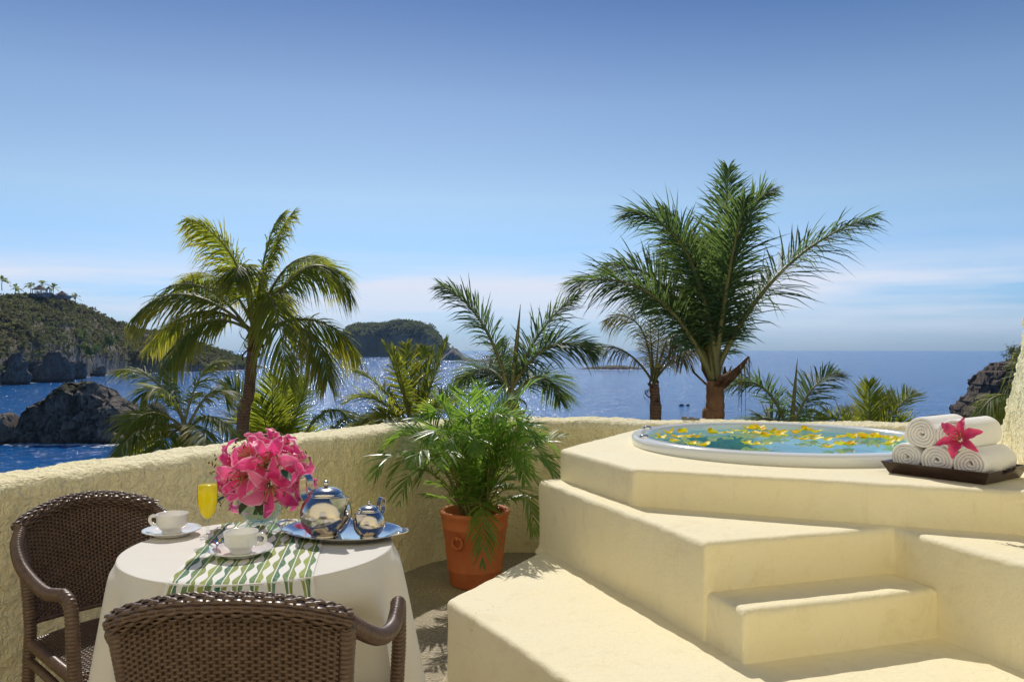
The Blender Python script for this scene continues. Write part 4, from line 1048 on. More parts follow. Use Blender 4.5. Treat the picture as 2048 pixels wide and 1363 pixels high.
# runner with printed green drops
q = NM('printed_runner').set(Roughness=0.85)
uvn = q.node('ShaderNodeUVMap'); sp = q.node('ShaderNodeSeparateXYZ'); q.l.new(uvn.outputs[0], sp.inputs[0])
U, Vv = sp.outputs['X'], sp.outputs['Y']
NCOL = 9.0
cu = q.math('MULTIPLY', U, NCOL); fr = q.math('FRACT', cu); ci = q.math('FLOOR', cu)
dist = q.math('ABSOLUTE', q.math('SUBTRACT', fr, .5))
ph = q.math('MULTIPLY', ci, 3.14159)
top_w = q.math('SINE', q.math('ADD', q.math('MULTIPLY', Vv, 2 * pi / .115), q.math('MULTIPLY', ci, .5)))
low_w = q.math('SINE', q.math('ADD', q.math('MULTIPLY', Vv, 2 * pi / .115), q.math('MULTIPLY', ci, .5)))
sel = q.math('GREATER_THAN', Vv, .36)
mw = q.node('ShaderNodeMix'); mw.data_type = 'FLOAT'; q.l.new(sel, mw.inputs[0]); q.l.new(top_w, mw.inputs[2]); q.l.new(low_w, mw.inputs[3])
hw = q.math('ADD', q.math('MULTIPLY', mw.outputs[0], .13), .30)
ins = q.math('LESS_THAN', dist, hw); line = q.math('LESS_THAN', dist, .035)
side = q.math('GREATER_THAN', fr, .5)
par = q.math('MODULO', q.math('ADD', ci, side), 2.0)
par3 = q.math('MODULO', ci, 3.0)
g1 = q.mix(q.math('GREATER_THAN', par3, 1.5), (0.20, 0.25, 0.03), (0.27, 0.33, 0.045)); g2 = q.mix(q.math('GREATER_THAN', par3, .5), (0.012, 0.13, 0.075), (0.08, 0.18, 0.05))
gc = q.mix(par, g1, g2)
gc = q.mix(q.ramp(q.noise(1.0, 2, .5, 0, 'UV', (300, 40, 1)), [(.45, 0.0), (.62, .45)]), gc, (.45, .52, .30))
cc = q.mix(ins, (.80, .78, .74), gc); cc = q.mix(line, cc, (.80, .78, .74)); q.col(cc)
q.bump(q.noise(900, 2), .12, .001); M['runner'] = q.m
RDIR = Vector((.16, -.987, 0)).normalized(); RSD = Vector((.987, .16, 0)).normalized(); RW = .335
def runner_pt(t, s):
    """t across (-.5...5), s along from back hang to front hang"""
    lat = t * RW; e = sqrt(TRD ** 2 - lat ** 2)
    if abs(s) <= e: 
        p = TB + RSD * lat + RDIR * s; return Vector((p.x, p.y, TZ + .0052 - .006 * sstep(e - .012, e, abs(s))))
    sg = 1 if s > 0 else -1
    ed = RSD * lat + RDIR * (sg * e); return cloth_hang(atan2(ed.y, ed.x), abs(s) - e, .005)
vs = []; fs = []; uv = []; nt, ns = 36, 130; S0, S1 = -.50, .66
for j in range(ns + 1):
    s = S0 + (S1 - S0) * j / ns
    for i in range(nt + 1):
        t = -.5 + i / nt; vs.append(runner_pt(t, s)); uv.append((i / nt, s))
for j in range(ns):
    for i in range(nt):
        a = j * (nt + 1) + i; fs.append((a, a + nt + 1, a + nt + 2, a + 1))
tag(obj('table_runner', vs, fs, M['runner'], uv=uv), 'white table runner printed with wavy green stripes across the table', 'table runner')
TT = TZ + .0062         # top of the runner

def on_table(px, py, z): 
    d = FPX * (CAMZ - z) / (py - HZ); return P(px, py, d)
# cups and saucers
def cup_set(px, py, hand, lab_c, lab_s, z):
    c = on_table(px, py, z)
    s = MB(); s.lathe([(.001, .003), (.045, .003), (.048, 0), (.050, .004), (.066, .010), (.080, .016), (.0825, .0175), (.082, .019), (.064, .0135), (.048, .0075), (.030, .0065), (.001, .0065)], c, 64)
    so = s.build('saucer', M['porcelain']); tag(so, lab_s, 'saucer', 'saucers on the table')
    cp = thing('teacup', lab_c, 'cup', c + Vector((0, 0, .0068)), group='cups on the table'); b = c + Vector((0, 0, .0068)); m = MB()
    prof = [(.001, .003), (.020, .003), (.022, 0), (.026, .0), (.0285, .004), (.030, .013), (.0365, .0175), (.0405, .024)]
    for k in range(13):
        z_ = .026 + .0022 * k; prof += [(.0420 + .00015 * k, z_), (.0416 + .00015 * k, z_ + .0011)]
    prof += [(.0445, .060), (.0450, .0635), (.0442, .065), (.0428, .0635), (.0415, .055), (.0395, .028), (.030, .018), (.001, .012)]
    m.lathe([(r_, z_ * .88) for r_, z_ in prof], b, 64); m.build('cup_body', M['porcelain'], cp)
    m = MB(); a = radians(hand); o_ = Vector((cos(a), sin(a), 0))
    m.tube(catmull([b + o_ * x + Vector((0, 0, z_ * .88)) for x, z_ in ((.040, .054), (.056, .056), (.066, .050), (.066, .038), (.058, .028), (.039, .024))], 6), .0048, 8); m.build('handle', M['porcelain'], cp)
    return c
c1 = cup_set(344, 1069, 178, 'white cup with its handle to the left, beside the wicker chair', 'white saucer at the left edge of the tablecloth', TZ + .0035)
c2 = cup_set(482, 1109, -4, 'white cup with its handle to the right, on the striped runner', 'white saucer with a spoon on the striped runner', TT)
# spoon
m = MB(); b = c2 + Vector((0, 0, .0225)); h0 = b + Vector((-.045, -.062, -.003)); h1 = b + Vector((-.062, -.002, .006))
m.tube(catmull([h0, h0 * .6 + h1 * .4 + Vector((0, 0, .002)), h1], 5), [.004, .0038, .0034, .003, .0026, .0023, .002, .002, .0022, .003, .004], 8)
vs = []; fs = []; ax = (h1 - h0).normalized(); sd = ax.cross(Vector((0, 0, 1))).normalized(); up = sd.cross(ax); bc = h1 + ax * .016
for i in range(7):
    for k in range(16):
        r = i / 6; a = 2 * pi * k / 16; vs.append(bc + ax * (.020 * r * cos(a)) + sd * (.0125 * r * sin(a)) + up * (.006 * r * r - .004))
for i in range(6):
    for k in range(16):
        k2 = (k + 1) % 16; fs.append((i * 16 + k, i * 16 + k2, i * 16 + 16 + k2, i * 16 + 16 + k))
m.add(vs, fs); tag(m.build('teaspoon', M['steel']), 'steel teaspoon resting on the nearer saucer beside the cup', 'spoon')
# flute
c = on_table(415, 1098, TT); fl = thing('champagne_flute', 'tall stemmed flute glass of orange juice on the table', 'glass', c); m = MB()
m.lathe([(.0335, .0), (.034, .0015), (.020, .004), (.007, .010), (.0042, .022), (.0038, .055), (.0046, .072), (.012, .082), (.0205, .100), (.0255, .125), (.0268, .150), (.0258, .178), (.0235, .205)], c, 48); m.build('glass_body', M['glass'], fl)
m = MB(); m.lathe([(.0008, .0835), (.0095, .0875), (.0190, .1015), (.0240, .125), (.0253, .150), (.0245, .176), (.0008, .1762)], c, 40); m.build('juice', M['juice'], fl)
# vase
VC = on_table(521, 1047, TT) + Vector((0, .005, 0)); vz = thing('glass_vase', 'round clear glass vase of water holding the pink lilies', 'vase', VC); m = MB()
m.lathe([(.001, .004), (.040, .002), (.046, .006), (.062, .035), (.0725, .062), (.0735, .078), (.068, .100), (.0645, .112)], VC, 56); m.build('vase_body', M['glass'], vz)
m = MB(); m.lathe([(.001, .0112), (.042, .0132), (.058, .0365), (.0685, .062), (.0694, .076), (.001, .0762)], VC, 48); m.build('water', M['vasewater'], vz)
# tray
TRC = on_table(684, 1068, TT); TRC = Vector((TRC.x, TRC.y, TT + .001)); ta = radians(-17)
sv = thing('serving_tray', 'oval polished steel tray under the teapot', 'tray', TRC); m = MB()
m.lathe([(.001, .002), (.13, .002), (.152, .004), (.168, .012), (.183, .016), (.187, .0165), (.188, .015), (.183, .0135), (.168, .008), (.152, .000), (.001, .000)], TRC, 80, 1.0, .70, ta); m.build('tray_dish', M['steel'], sv)
for sg in (-1, 1):
    ax = Vector((cos(ta), sin(ta), 0)) * sg; sd = Vector((-ax.y, ax.x, 0)); b = TRC + ax * .178 + Vector((0, 0, .017)); m = MB()
    m.tube(catmull([b - sd * .040, b - sd * .028 + ax * .020 + Vector((0, 0, .004)), b + ax * .030 + Vector((0, 0, .006)), b + sd * .028 + ax * .020 + Vector((0, 0, .004)), b + sd * .040], 6), .0038, 8)
    m.build('tray_handle', M['steel'], sv)
def pot(name, label, cat, c, R, sp_ang, hd_ang, z0):
    b = Vector((c.x, c.y, z0)); th = thing(name, label, cat, b); m = MB(); prof = []
    for k in range(0, 27):
        a = -pi / 2 + .62 + (pi - .62 - .72) * k / 26; prof.append((R * cos(a), R * .96 + R * .96 * sin(a)))
    lo = prof[0][1]; prof = [(r, z - lo + .004) for r, z in prof]; base = [(.001, .0), (prof[0][0] * .98, 0), (prof[0][0] * 1.0, .004)]
    m.lathe(base + prof, b, 56); m.build('pot_body', M['pewter'], th)
    zr, rr = prof[-1][1], prof[-1][0]; m = MB()
    m.lathe([(rr * 1.02, zr), (rr * 1.03, zr + .003)] + [(rr * cos(a), zr + .003 + R * .30 * sin(a)) for a in [pi / 2 * k / 12 for k in range(12)]] + [(.001, zr + .003 + R * .30)], b, 48); ld = m.build('lid', M['pewter'], th)
    m = MB(); zk = zr + .003 + R * .30; kr = R * .125
    m.lathe([(kr * .55, zk - .002), (kr * .45, zk + kr * .25)] + [(kr * cos(a), zk + kr * .95 + kr * sin(a)) for a in [-1.1 + (pi / 2 + 1.1) * k / 10 for k in range(10)]] + [(.0005, zk + kr * 1.95)], b, 24); m.build('knob', M['pewter'], ld)
    # strap handle
    o_ = Vector((cos(hd_ang), sin(hd_ang), 0)); sd = Vector((-o_.y, o_.x, 0)); pr = catmull([b + o_ * (R * x) + Vector((0, 0, R * z)) for x, z in ((.80, 1.55), (.86, 2.05), (1.02, 2.28), (1.20, 2.18), (1.26, 1.85), (1.20, 1.45), (.95, 1.15))], 8); m = MB(); vs = []; fs = []
    for i, p in enumerate(pr):
        T = (pr[min(i + 1, len(pr) - 1)] - pr[max(i - 1, 0)]).normalized(); N = T.cross(sd)
        for (u, v) in ((-1, -.5), (1, -.5), (1, .5), (-1, .5)): vs.append(p + sd * (R * .17 * u) + N * (R * .045 * v))
    for i in range(len(pr) - 1):
        for k in range(4): fs.append((i * 4 + k, i * 4 + (k + 1) % 4, i * 4 + 4 + (k + 1) % 4, i * 4 + 4 + k))
    fs += [(3, 2, 1, 0), tuple(len(vs) - 4 + k for k in range(4))]; m.add(vs, fs); m.build('handle', M['pewter'], th, smooth=False)
    # wedge spout
    o_ = Vector((cos(sp_ang), sin(sp_ang), 0)); sd = Vector((-o_.y, o_.x, 0)); m = MB()
    A_ = [b + o_ * (R * .72) + sd * (R * .42 * s) + Vector((0, 0, R * 1.55)) for s in (-1, 1)]; T_ = [b + o_ * (R * 1.30) + sd * (R * .10 * s) + Vector((0, 0, R * 1.62)) for s in (-1, 1)]; K = b + o_ * (R * .93) + Vector((0, 0, R * .72))
    m.add([A_[0], A_[1], T_[1], T_[0], K], [(0, 4, 3), (1, 2, 4), (3, 4, 2)]); m.add([A_[0] + Vector((0, 0, .001)), A_[1] + Vector((0, 0, .001)), T_[1] + Vector((0, 0, .001)), T_[0] + Vector((0, 0, .001)), K + o_ * .006], [(0, 3, 4), (1, 4, 2)])
    m.build('spout', M['pewter'], th, smooth=False)
    return th
pot('teapot', 'large round polished steel teapot on the oval tray', 'teapot', on_table(652, 1072, TT), .0745, radians(-38), radians(150), TT + .0035)
pot('cream_jug', 'small round steel milk pot beside the teapot on the tray', 'jug', on_table(738, 1075, TT), .0465, radians(-120), radians(52), TT + .0035)

# ------------------------------------------------------------------ lilies
q = NM('pink_lily').set(Roughness=0.5)
e_ = q.attr('edge'); s_ = q.attr('along')
pc = q.mix(q.ramp(e_, [(.50, 0.0), (1.0, .9)]), q.mix(q.ramp(q.noise(24, 3), [(.35, 0.0), (.65, 1.0)]), (.86, .03, .25), (.90, .11, .37)), (.95, .58, .70))
pc = q.mix(q.ramp(s_, [(.05, .8), (.30, 0.0)]), pc, (.62, .42, .20)); sp_ = q.node('ShaderNodeTexVoronoi'); sp_.inputs['Scale'].default_value = 190; q.l.new(q.tc.outputs['Object'], sp_.inputs['Vector'])
spot = q.math('MULTIPLY', q.math('LESS_THAN', sp_.outputs['Distance'], .28), q.ramp(s_, [(.2, .8), (.6, 0.0)])); pc = q.mix(spot, pc, (.40, .02, .09)); oi = q.node('ShaderNodeObjectInfo'); pc = q.mix(q.ramp(oi.outputs['Random'], [(.45, 0.0), (1.0, .35)]), pc, (.95, .62, .74)); q.col(pc)
q.translucent(.34, q.mix(q.ramp(e_, [(.5, 0.0), (1, .9)]), (.97, .10, .38), (.98, .66, .78))); M['lily'] = q.m
q = NM('deep_pink_lily').set(Roughness=0.5)
e_ = q.attr('edge'); q.col(q.mix(q.ramp(e_, [(.3, 0.0), (1, .6)]), (.62, .035, .15), (.78, .22, .33))); q.translucent(.25, (.80, .07, .20)); M['lily_deep'] = q.m
M['stamen'] = simple('lily_stamen', (.42, .40, .10), .5); M['anther'] = simple('lily_anther', (.13, .055, .02), .8); M['stem'] = simple('green_stem', (.09, .17, .04), .5); M['fleaf'] = simple('lily_leaf', (.035, .085, .025), .4, var=.3, vscale=20)
def lily_meshes(mat, seed, curl=1.0):
    rnd = random.Random(seed); out = []
    for k in range(6):
        vs = []; fs = []; ed = []; al = []; a0 = k * pi / 3 + rnd.gauss(0, .06); wid = (.044 if k % 2 == 0 else .034) * rnd.uniform(.92, 1.1); Ln = rnd.uniform(.92, 1.08); ph = rnd.uniform(0, 6); cu = curl * rnd.uniform(.7, 1.35); tw = rnd.gauss(0, .15)
        lift = .0015 if k % 2 else 0
        for i in range(15):
            u = i / 14; w = wid * (sin(pi * min(1, u * .93 + .05)) ** .75) * (1 - .25 * u)
            r = .007 + .080 * Ln * (u ** 1.25) * (1 - .10 * cu * max(0, u - .6)); z = .052 * sin(min(1.0, u * 1.35) * pi / 2) - cu * .062 * max(0, u - .45) ** 1.7
            for j in range(9):
                v = -1 + j / 4; y = v * w * .5
                zz = z + lift + .006 * (v * v) * (1 - u) * 1.5 - .003 * (1 - abs(v)) * sin(pi * u) + .0042 * sin(ph + u * 19 + 1.5 * v) * v * v * sstep(.15, .5, u) + tw * y * u
                p = Vector((r, y, zz)); p = Matrix.Rotation(a0, 3, 'Z') @ p; vs.append(p); ed.append(min(1, abs(v) ** 1.6 * .95 + .25 * max(0, u - .8) * 4)); al.append(u)
        for i in range(14):
            for j in range(8):
                a = i * 9 + j; fs.append((a, a + 9, a + 10, a + 1))
        out.append((vs, fs, {'edge': ed, 'along': al}))
    st = []
    for k in range(7):
        a = k * pi / 3 + .5; o_ = Vector((cos(a), sin(a), 0)) * (1 if k < 6 else .15); L = .062 if k < 6 else .075
        m = MB(); e1 = Vector((0, 0, .006)) + o_ * .022 * rnd.uniform(.8, 1.3) + Vector((0, 0, L)); m.tube([Vector((0, 0, .006)), Vector((0, 0, .035)) + o_ * .007, e1], [.0013, .0011, .0008], 5)
        an = MB()
        if k < 6:
            sd = Vector((-o_.y, o_.x, .3)).normalized(); an.tube([e1 - sd * .007, e1 + Vector((0, 0, .0008)), e1 + sd * .007], [.0009, .0019, .0009], 6)
        else: an.tube([e1 - Vector((0, 0, .001)), e1 + Vector((0, 0, .003))], [.003, .0022], 6)
        st.append((m, an))
    return out, st
LM = {}
for key, mt in (('a', 'lily'), ('b', 'lily'), ('c', 'lily'), ('deep', 'lily_deep')):
    pl, st = lily_meshes(mt, hash(key) % 97 if False else {'a': 3, 'b': 8, 'c': 14, 'deep': 21}[key], {'a': 1.2, 'b': 1.7, 'c': .8, 'deep': .9}[key]); L = []
    for vs, fs, at in pl:
        o = obj('tepal', vs, fs, M[mt], attr=at); L.append(('tepal', o.data)); bpy.data.objects.remove(o)
    for m, an in st:
        o = m.build('stamen', M['stamen']); L.append(('stamen', o.data)); bpy.data.objects.remove(o)
        o = an.build('anther', M['anther']); L.append(('anther', o.data)); bpy.data.objects.remove(o)
    LM[key] = L
def lily(key, pos, direc, label, scale=1.0, spin=0.0, stem_to=None, group=None):
    root = thing('lily', label, 'lily', pos, group=group, world=False); root.rotation_mode = 'QUATERNION'
    root.rotation_quaternion = Vector(direc).to_track_quat('Z', 'Y') @ Quaternion((0, 0, 1), spin); root.scale = (scale,) * 3
    last = None
    for nm, me in LM[key]:
        o = bpy.data.objects.new(nm, me); COL.objects.link(o)
        if nm == 'anther': o.parent = last
        else: o.parent = root; last = o
    if stem_to is not None:
        bpy.context.view_layer.update(); mw = root.matrix_world.inverted(); a = mw @ Vector(pos); b = mw @ Vector(stem_to); m = MB(); 
        m.tube(catmull([a + Vector((0, 0, .004)), a - Vector((0, 0, .03)), (a + b) / 2 - Vector((0, 0, .02)), b], 5), .0028, 6); o = m.build('stem', M['stem'], root)
    return root
LP = [(543, 978, -.085, 'a', 'lowest pink lily hanging over the vase front'), (482, 955, -.07, 'c', 'pink lily at the middle left of the bouquet'), (494, 908, .0, 'b', 'pink lily at the upper left of the bouquet'), (553, 892, .01, 'c', 'topmost pink lily of the bouquet, pointing up'),
      (592, 922, .02, 'b', 'pink lily at the upper right of the bouquet'), (452, 932, .03, 'a', 'pale pink lily at the far upper left rim of the bouquet'), (604, 968, -.01, 'c', 'rightmost pink lily of the bouquet, near the teapot handle'), (535, 925, -.07, 'b', 'pink lily facing front in the bouquet middle'),
      (455, 982, -.01, 'b', 'pink lily at the lower left of the bouquet above the flute'), (520, 895, .06, 'a', 'pink lily at the back of the bouquet top')]
BC = VC + Vector((0, 0, .135)); rnd = random.Random(5)
for i, (px, py, dd, key, lab) in enumerate(LP):
    p = P(px, py, VC.y + dd); c0 = BC + Vector((0, 0, .03)); p = c0 + (p - c0) * .97
    dv = (p - c0); dv = Vector((dv.x, dv.y - .045, dv.z * .9 + .01)).normalized()
    st = VC + Vector((rnd.uniform(-.02, .02), rnd.uniform(-.02, .02), .03))
    lily(key, p - dv * .042, dv, lab, rnd.uniform(1.08, 1.24), rnd.uniform(0, 6), st, group='lilies in the vase')
for i, (px, py, dd) in enumerate(((572, 950, -.11), (488, 1012, -.07), (566, 1004, -.06), (520, 1010, -.08), (608, 1000, -.02), (440, 1000, .0))):
    c = P(px, py, VC.y + dd); vs = []; fs = []; dr = Vector(((px - 530) * .01 + .2, -.5, -.5)).normalized(); sd = dr.cross(Vector((0, 0, 1))).normalized(); up = sd.cross(dr)
    for a in range(7):
        u = a / 6; w = .016 * sin(pi * min(1, u + .03)) ** .8
        for v in (-1, 0, 1): vs.append(c + dr * (.055 * (u - .5)) + sd * (w * v) + up * (.004 * abs(v) - .012 * (u - .4) ** 2))
    for a in range(6):
        for b in range(2): fs.append((a * 3 + b, a * 3 + 3 + b, a * 3 + 4 + b, a * 3 + 1 + b))
    tag(obj('leaf_sprig', vs, fs, M['fleaf']), ['dark green leaf among the lilies right of the bouquet middle', 'dark leaf hanging against the left shoulder of the vase', 'dark leaf under the lowest lily at the vase mouth', 'dark leaf hanging over the front lip of the vase', 'dark leaf under the rightmost lily', 'dark leaf under the lily at the lower left'][i], 'leaf')
# ------------------------------------------------------------------ wicker chairs
def weave(surf, rows, stakes, hw, th, amp, stw=.004, sub=4, phase=0):
    """strands running along u pass over and under stakes running along v"""
    vs = []; fs = []; n = stakes * sub
    for r in range(rows):
        v = (r + .5) / rows; b0 = len(vs)
        for i in range(n + 1):
            u = i / n; p, N, D = surf(u, v); o_ = amp * cos(pi * (u * stakes + r + phase))
            c = p + N * o_
            vs += [c - D * hw, c + N * th, c + D * hw, c - N * th]
        for i in range(n):
            for k in range(4):
                k2 = (k + 1) % 4; a = b0 + i * 4; fs.append((a + k, a + k2, a + 4 + k2, a + 4 + k))
    for s in range(stakes):
        u = (s + .5) / stakes; b0 = len(vs); K = max(8, rows // 4)
        for i in range(K + 1):
            p, N, D = surf(u, i / K); S = D.cross(N).normalized(); vs += [p - S * stw + N * th * .2, p + N * th * .9, p + S * stw + N * th * .2, p - N * th * .9]
        for i in range(K):
            for k in range(4):
                k2 = (k + 1) % 4; a = b0 + i * 4; fs.append((a + k, a + k2, a + 4 + k2, a + 4 + k))
    return vs, fs
def wrapped(pts, r, pitch=.0080, n=10, depth=.17):
    pts = resample(catmull(pts, 14), pitch / 4); rr = []
    for i in range(len(pts)): rr.append((r if not callable(r) else r(i / (len(pts) - 1))) * (1 + depth * (abs(cos(pi * i / 4)) - .5)))
    m = MB(); m.tube(pts, rr, n); return m
def rail_z(u): return .795 + .052 * (1 - abs(u) ** 2.2)
def rail_pt(u): return Vector((.226 * u * (1 - .03 * (1 - abs(u))), -.262 - .062 * (1 - u * u), rail_z(u)))
def back_pt(u, v):
    U = 2 * u - 1; tp = rail_pt(U * .94) - Vector((0, 0, .012)); bt = Vector((.192 * U, -.205 - .045 * (1 - U * U), .505 - .010 * (1 - U * U)))
    p = bt.lerp(tp, v); p.y -= .012 * sin(pi * v); return p
def back_surf(u, v):
    p = back_pt(u, v); e = .004; du = (back_pt(min(1, u + e), v) - back_pt(max(0, u - e), v)).normalized(); D = (back_pt(u, min(1, v + e)) - back_pt(u, max(0, v - e))).normalized()
    return p, du.cross(D).normalized(), D
def seat_pt(u, v):
    y = -.205 + .455 * v; w = lerp(.200, .245, v); x = (2 * u - 1) * w
    z = .445 + .012 * (1 - (2 * u - 1) ** 2) - .030 * sstep(.86, 1.0, v); return Vector((x, y, z))
def seat_surf(u, v):
    p = seat_pt(u, v); e = .004; du = (seat_pt(min(1, u + e), v) - seat_pt(max(0, u - e), v)).normalized(); D = (seat_pt(u, min(1, v + e)) - seat_pt(u, max(0, v - e))).normalized()
    return p, du.cross(D).normalized(), D
def make_chair(label, loc, rz):
    ch = thing('wicker_armchair', label, 'chair', loc, rz, group='wicker chairs at the table', world=False)
    vs, fs = weave(back_surf, 50, 34, .0046, .0018, .0022, .0060); obj('backrest', vs, fs, M['wicker'], ch)
    vs, fs = weave(seat_surf, 56, 36, .0048, .0018, .0022, .0056, 3); obj('seat', vs, fs, M['wicker'], ch)
    # thick woven top roll
    cen = [rail_pt(-1 + 2 * i / 60) for i in range(61)]
    def roll(u, v):
        x = u * 60; i = min(59, int(x)); c = cen[i].lerp(cen[i + 1], x - i); T = (cen[min(60, i + 1)] - cen[max(0, i - 1)]).normalized(); S = T.cross(Vector((0, 0, 1))).normalized(); Nn = S.cross(T); a = 2 * pi * v
        N = S * cos(a) + Nn * sin(a); return c + N * (.0225 if abs(u - .5) < .47 else .020), N, (Nn * cos(a) - S * sin(a))
    vs, fs = weave(roll, 17, 26, .0054, .0024, .0028, .0042); top = obj('top_roll', vs, fs, M['wicker'], ch)
    m = MB(); m.tube([rail_pt(-1 + 2 * i / 30) for i in range(31)], .0195, 12); m.build('roll_core', M['wicker'], top)
    for s in (-1, 1):
        fl = [Vector((s * x, y, z)) for x, y, z in ((.222, -.252, .790), (.250, -.205, .752), (.268, -.12, .712), (.275, -.02, .684), (.277, .08, .668), (.277, .15, .676), (.275, .192, .682))]
        m = wrapped(fl, .0178); m.build('arm', M['wicker'], ch)
        lg = [Vector((s * x, y, z)) for x, y, z in ((.275, .190, .6825), (.274, .222, .672), (.273, .240, .640), (.272, .246, .56), (.266, .248, .42), (.268, .256, .2), (.275, .268, 0.002))]
        m = wrapped(lg, lambda t: .0180 if t < .9 else .0200, .0105, 12, .17); m.build('leg', M['wicker'], ch)
        rl = [Vector((s * x, y, z)) for x, y, z in ((.224, -.258, .785), (.214, -.232, .66), (.208, -.212, .50), (.210, -.212, .42), (.216, -.225, .2), (.228, -.262, 0.002))]
        m = wrapped(rl, .0180, .0105, 12, .17); m.build('leg', M['wicker'], ch)
        m = wrapped([seat_pt((1 + s) / 2, v) + Vector((s * .008, 0, -.006)) for v in (0, .3, .6, .85, .97)], .017, .0075, 10, .10); m.build('seat_edge', M['wicker'], ch)
    m = wrapped([seat_pt(u, 1.0) + Vector((0, .004, -.010)) for u in (0, .25, .5, .75, 1)], .019, .0075, 10, .10); m.build('seat_edge', M['wicker'], ch)
    m = wrapped([seat_pt(u, 0.0) + Vector((0, -.004, -.008)) for u in (0, .25, .5, .75, 1)], .014, .0075, 10, .10); m.build('seat_edge', M['wicker'], ch)
    m = wrapped([back_pt(u, 0) for u in (0, .25, .5, .75, 1)], .0085, .0075, 8, .12); m.build('back_edge', M['wicker'], ch)
    for a, b in (((.262, .25), (-.262, .25)), ((.262, .25), (.212, -.214)), ((-.262, .25), (-.212, -.214))):
        m = wrapped([Vector((a[0], a[1], .385)), Vector(((a[0] + b[0]) / 2, (a[1] + b[1]) / 2, .388)), Vector((b[0], b[1], .385))], .0125, .0075, 8, .10); m.build('stretcher', M['wicker'], ch)
    return ch
CHS = .978
c_a = make_chair('brown wicker armchair in the foreground with its back to the camera', CH_F, CH_FR)
c_a.scale = (CHS,) * 3; c_b = copy_tree(c_a); c_b.scale = (.95,) * 3; c_b.location = CH_L; c_b.rotation_euler = (0, 0, CH_LR)
c_b['label'] = 'brown wicker armchair against the parapet at the left, facing the table'

# ------------------------------------------------------------------ towels on a wooden tray
tA = Vector((1.515, 3.205, Z3 + .002)); tBv = Vector((1.717, 2.93, Z3 + .002)); lx = (tBv - tA); Lx = .36; ux = lx.normalized(); uy = Vector((-ux.y, ux.x, 0)); Ly = .30
O = tA - ux * .005
wt = thing('wooden_tray', 'dark wooden tray with flared sides holding rolled towels', 'tray', O + ux * Lx / 2 + uy * Ly / 2)
def W(x, y, z): return O + ux * x + uy * y + Vector((0, 0, z))
m = MB(); m.add([W(0, 0, .0), W(Lx, 0, .0), W(Lx, Ly, .0), W(0, Ly, .0), W(0, 0, .010), W(Lx, 0, .010), W(Lx, Ly, .010), W(0, Ly, .010)], [(3, 2, 1, 0), (4, 5, 6, 7), (0, 1, 5, 4), (1, 2, 6, 5), (2, 3, 7, 6), (3, 0, 4, 7)]); m.build('tray_base', M['darkwood'], wt, smooth=False)
FLR, HT, TH = .022, .046, .010
def side(p0, p1, out, notch):
    """flared board from p0 to p1; the short boards carry a hand hole cut in the top edge"""
    n = 40; vs = []; fs = []
    for i in range(n + 1):
        t = i / n; b = p0.lerp(p1, t); h = HT
        if notch:
            x = (t - .5) * 2; 
            if abs(x) < .34: h = HT - .022 * sqrt(max(0, 1 - (x / .34) ** 2)) - .0
        e = (t - .5) * 2 * FLR * (h / HT); d = (p1 - p0).normalized()
        lo, hi = b, b + d * e * 1.0 + out * (FLR * h / HT) + Vector((0, 0, h))
        vs += [lo, hi, hi - out * TH, lo - out * TH + Vector((0, 0, .0105))]
    for i in range(n):
        for k in range(4): fs.append((i * 4 + k, i * 4 + (k + 1) % 4, i * 4 + 4 + (k + 1) % 4, i * 4 + 4 + k))
    fs += [(0, 1, 2, 3), tuple(n * 4 + k for k in (3, 2, 1, 0))]
    mm = MB(); mm.add(vs, fs); mm.build('side_board', M['darkwood'], wt, smooth=False)
e = .0006
side(W(0, -e, e), W(Lx, -e, e), -uy, False); side(W(Lx + e, 0, e), W(Lx + e, Ly, e), ux, True); side(W(Lx, Ly + e, e), W(0, Ly + e, e), uy, False); side(W(-e, Ly, e), W(-e, 0, e), -ux, True)
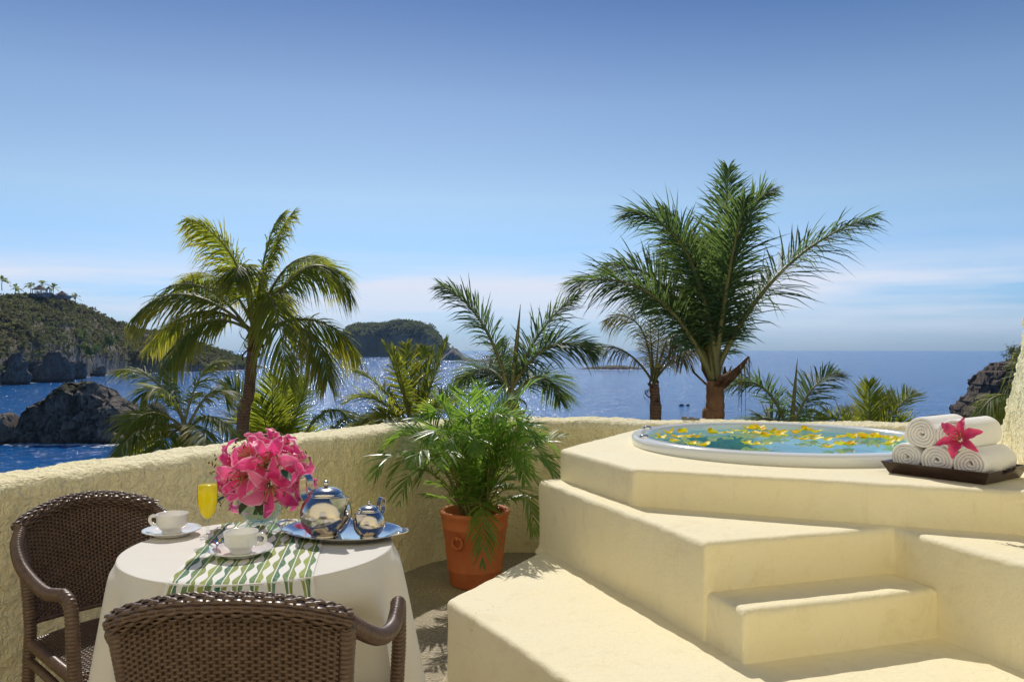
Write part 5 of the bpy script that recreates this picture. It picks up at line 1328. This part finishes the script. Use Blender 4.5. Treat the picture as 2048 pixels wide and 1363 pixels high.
def towel(x, z, R, L, y0, seed, label, turns=4.4, sq=1.0):
    rnd = random.Random(seed); vs = []; fs = []; n = 260; th = R / (turns + .6) ; half = th * .50
    ys = [0, .004, .010, .03, L / 2, L - .03, L - .010, L - .004, L]; a0 = rnd.uniform(-.4, .4)
    for i in range(n + 1):
        t = i / n; a = -a0 - 2 * pi * turns * (1 - t) - 2.2; r = th * .5 + (R - th * .55) * t; r += .0012 * sin(a * 3 + seed) + .0009 * noise.noise(Vector((a * 2, seed, 0)))
        for k, y in enumerate(ys):
            end = min(y, L - y); hh = half * (.35 if end < .001 else .75 if end < .006 else 1.0); jit = .003 * noise.noise(Vector((a, seed, k < 4))) if end < .03 else 0
            for sgn in (-1, 1):
                rr = r + sgn * hh + .0006 * noise.noise(Vector((a * 5, y * 60, seed))); vs.append(W(x + cos(a) * rr, y0 + y + (jit if k < 4 else -jit) - .004 * (1 - t) * (1 if k < 3 else 0) * 0, z + sin(a) * rr * sq))
    K = len(ys)
    def id(i, k, s): return (i * K + k) * 2 + s
    for i in range(n):
        for k in range(K - 1):
            fs.append((id(i, k, 1), id(i, k + 1, 1), id(i + 1, k + 1, 1), id(i + 1, k, 1))); fs.append((id(i, k, 0), id(i + 1, k, 0), id(i + 1, k + 1, 0), id(i, k + 1, 0)))
        for k in (0, K - 1): fs.append((id(i, k, 0), id(i, k, 1), id(i + 1, k, 1), id(i + 1, k, 0)))
    for i in (0, n):
        for k in range(K - 1): fs.append((id(i, k, 0), id(i, k + 1, 0), id(i, k + 1, 1), id(i, k, 1)))
    return tag(obj('rolled_towel', vs, fs, M['towel']), label, 'towel', 'rolled towels on the tray')
R = .0595; zb = .010 + R * .93 + .0015
towel(.060, zb, R, .27, .018, 1, 'rolled white towel at the left of the bottom row', sq=.93)
towel(.180, zb, R, .27, .014, 2, 'rolled white towel in the middle of the bottom row', 4.1, .93)
towel(.300, zb, R, .27, .018, 3, 'rolled white towel at the right of the bottom row, under the lily', 4.3, .93)
towel(.122, zb + R * 1.68, .062, .28, .010, 4, 'rolled white towel at the left of the top row', 4.7)
towel(.246, zb + R * 1.68, .062, .28, .006, 5, 'rolled white towel at the right of the top row, behind the lily', 4.4)
lily('deep', W(.290, -.030, .158), (-uy * .95 + ux * .18 + Vector((0, 0, .35))), 'single deep pink lily laid against the stacked towels', .98, .35)

for o in bpy.data.objects:
    if '_world' in o: del o['_world']
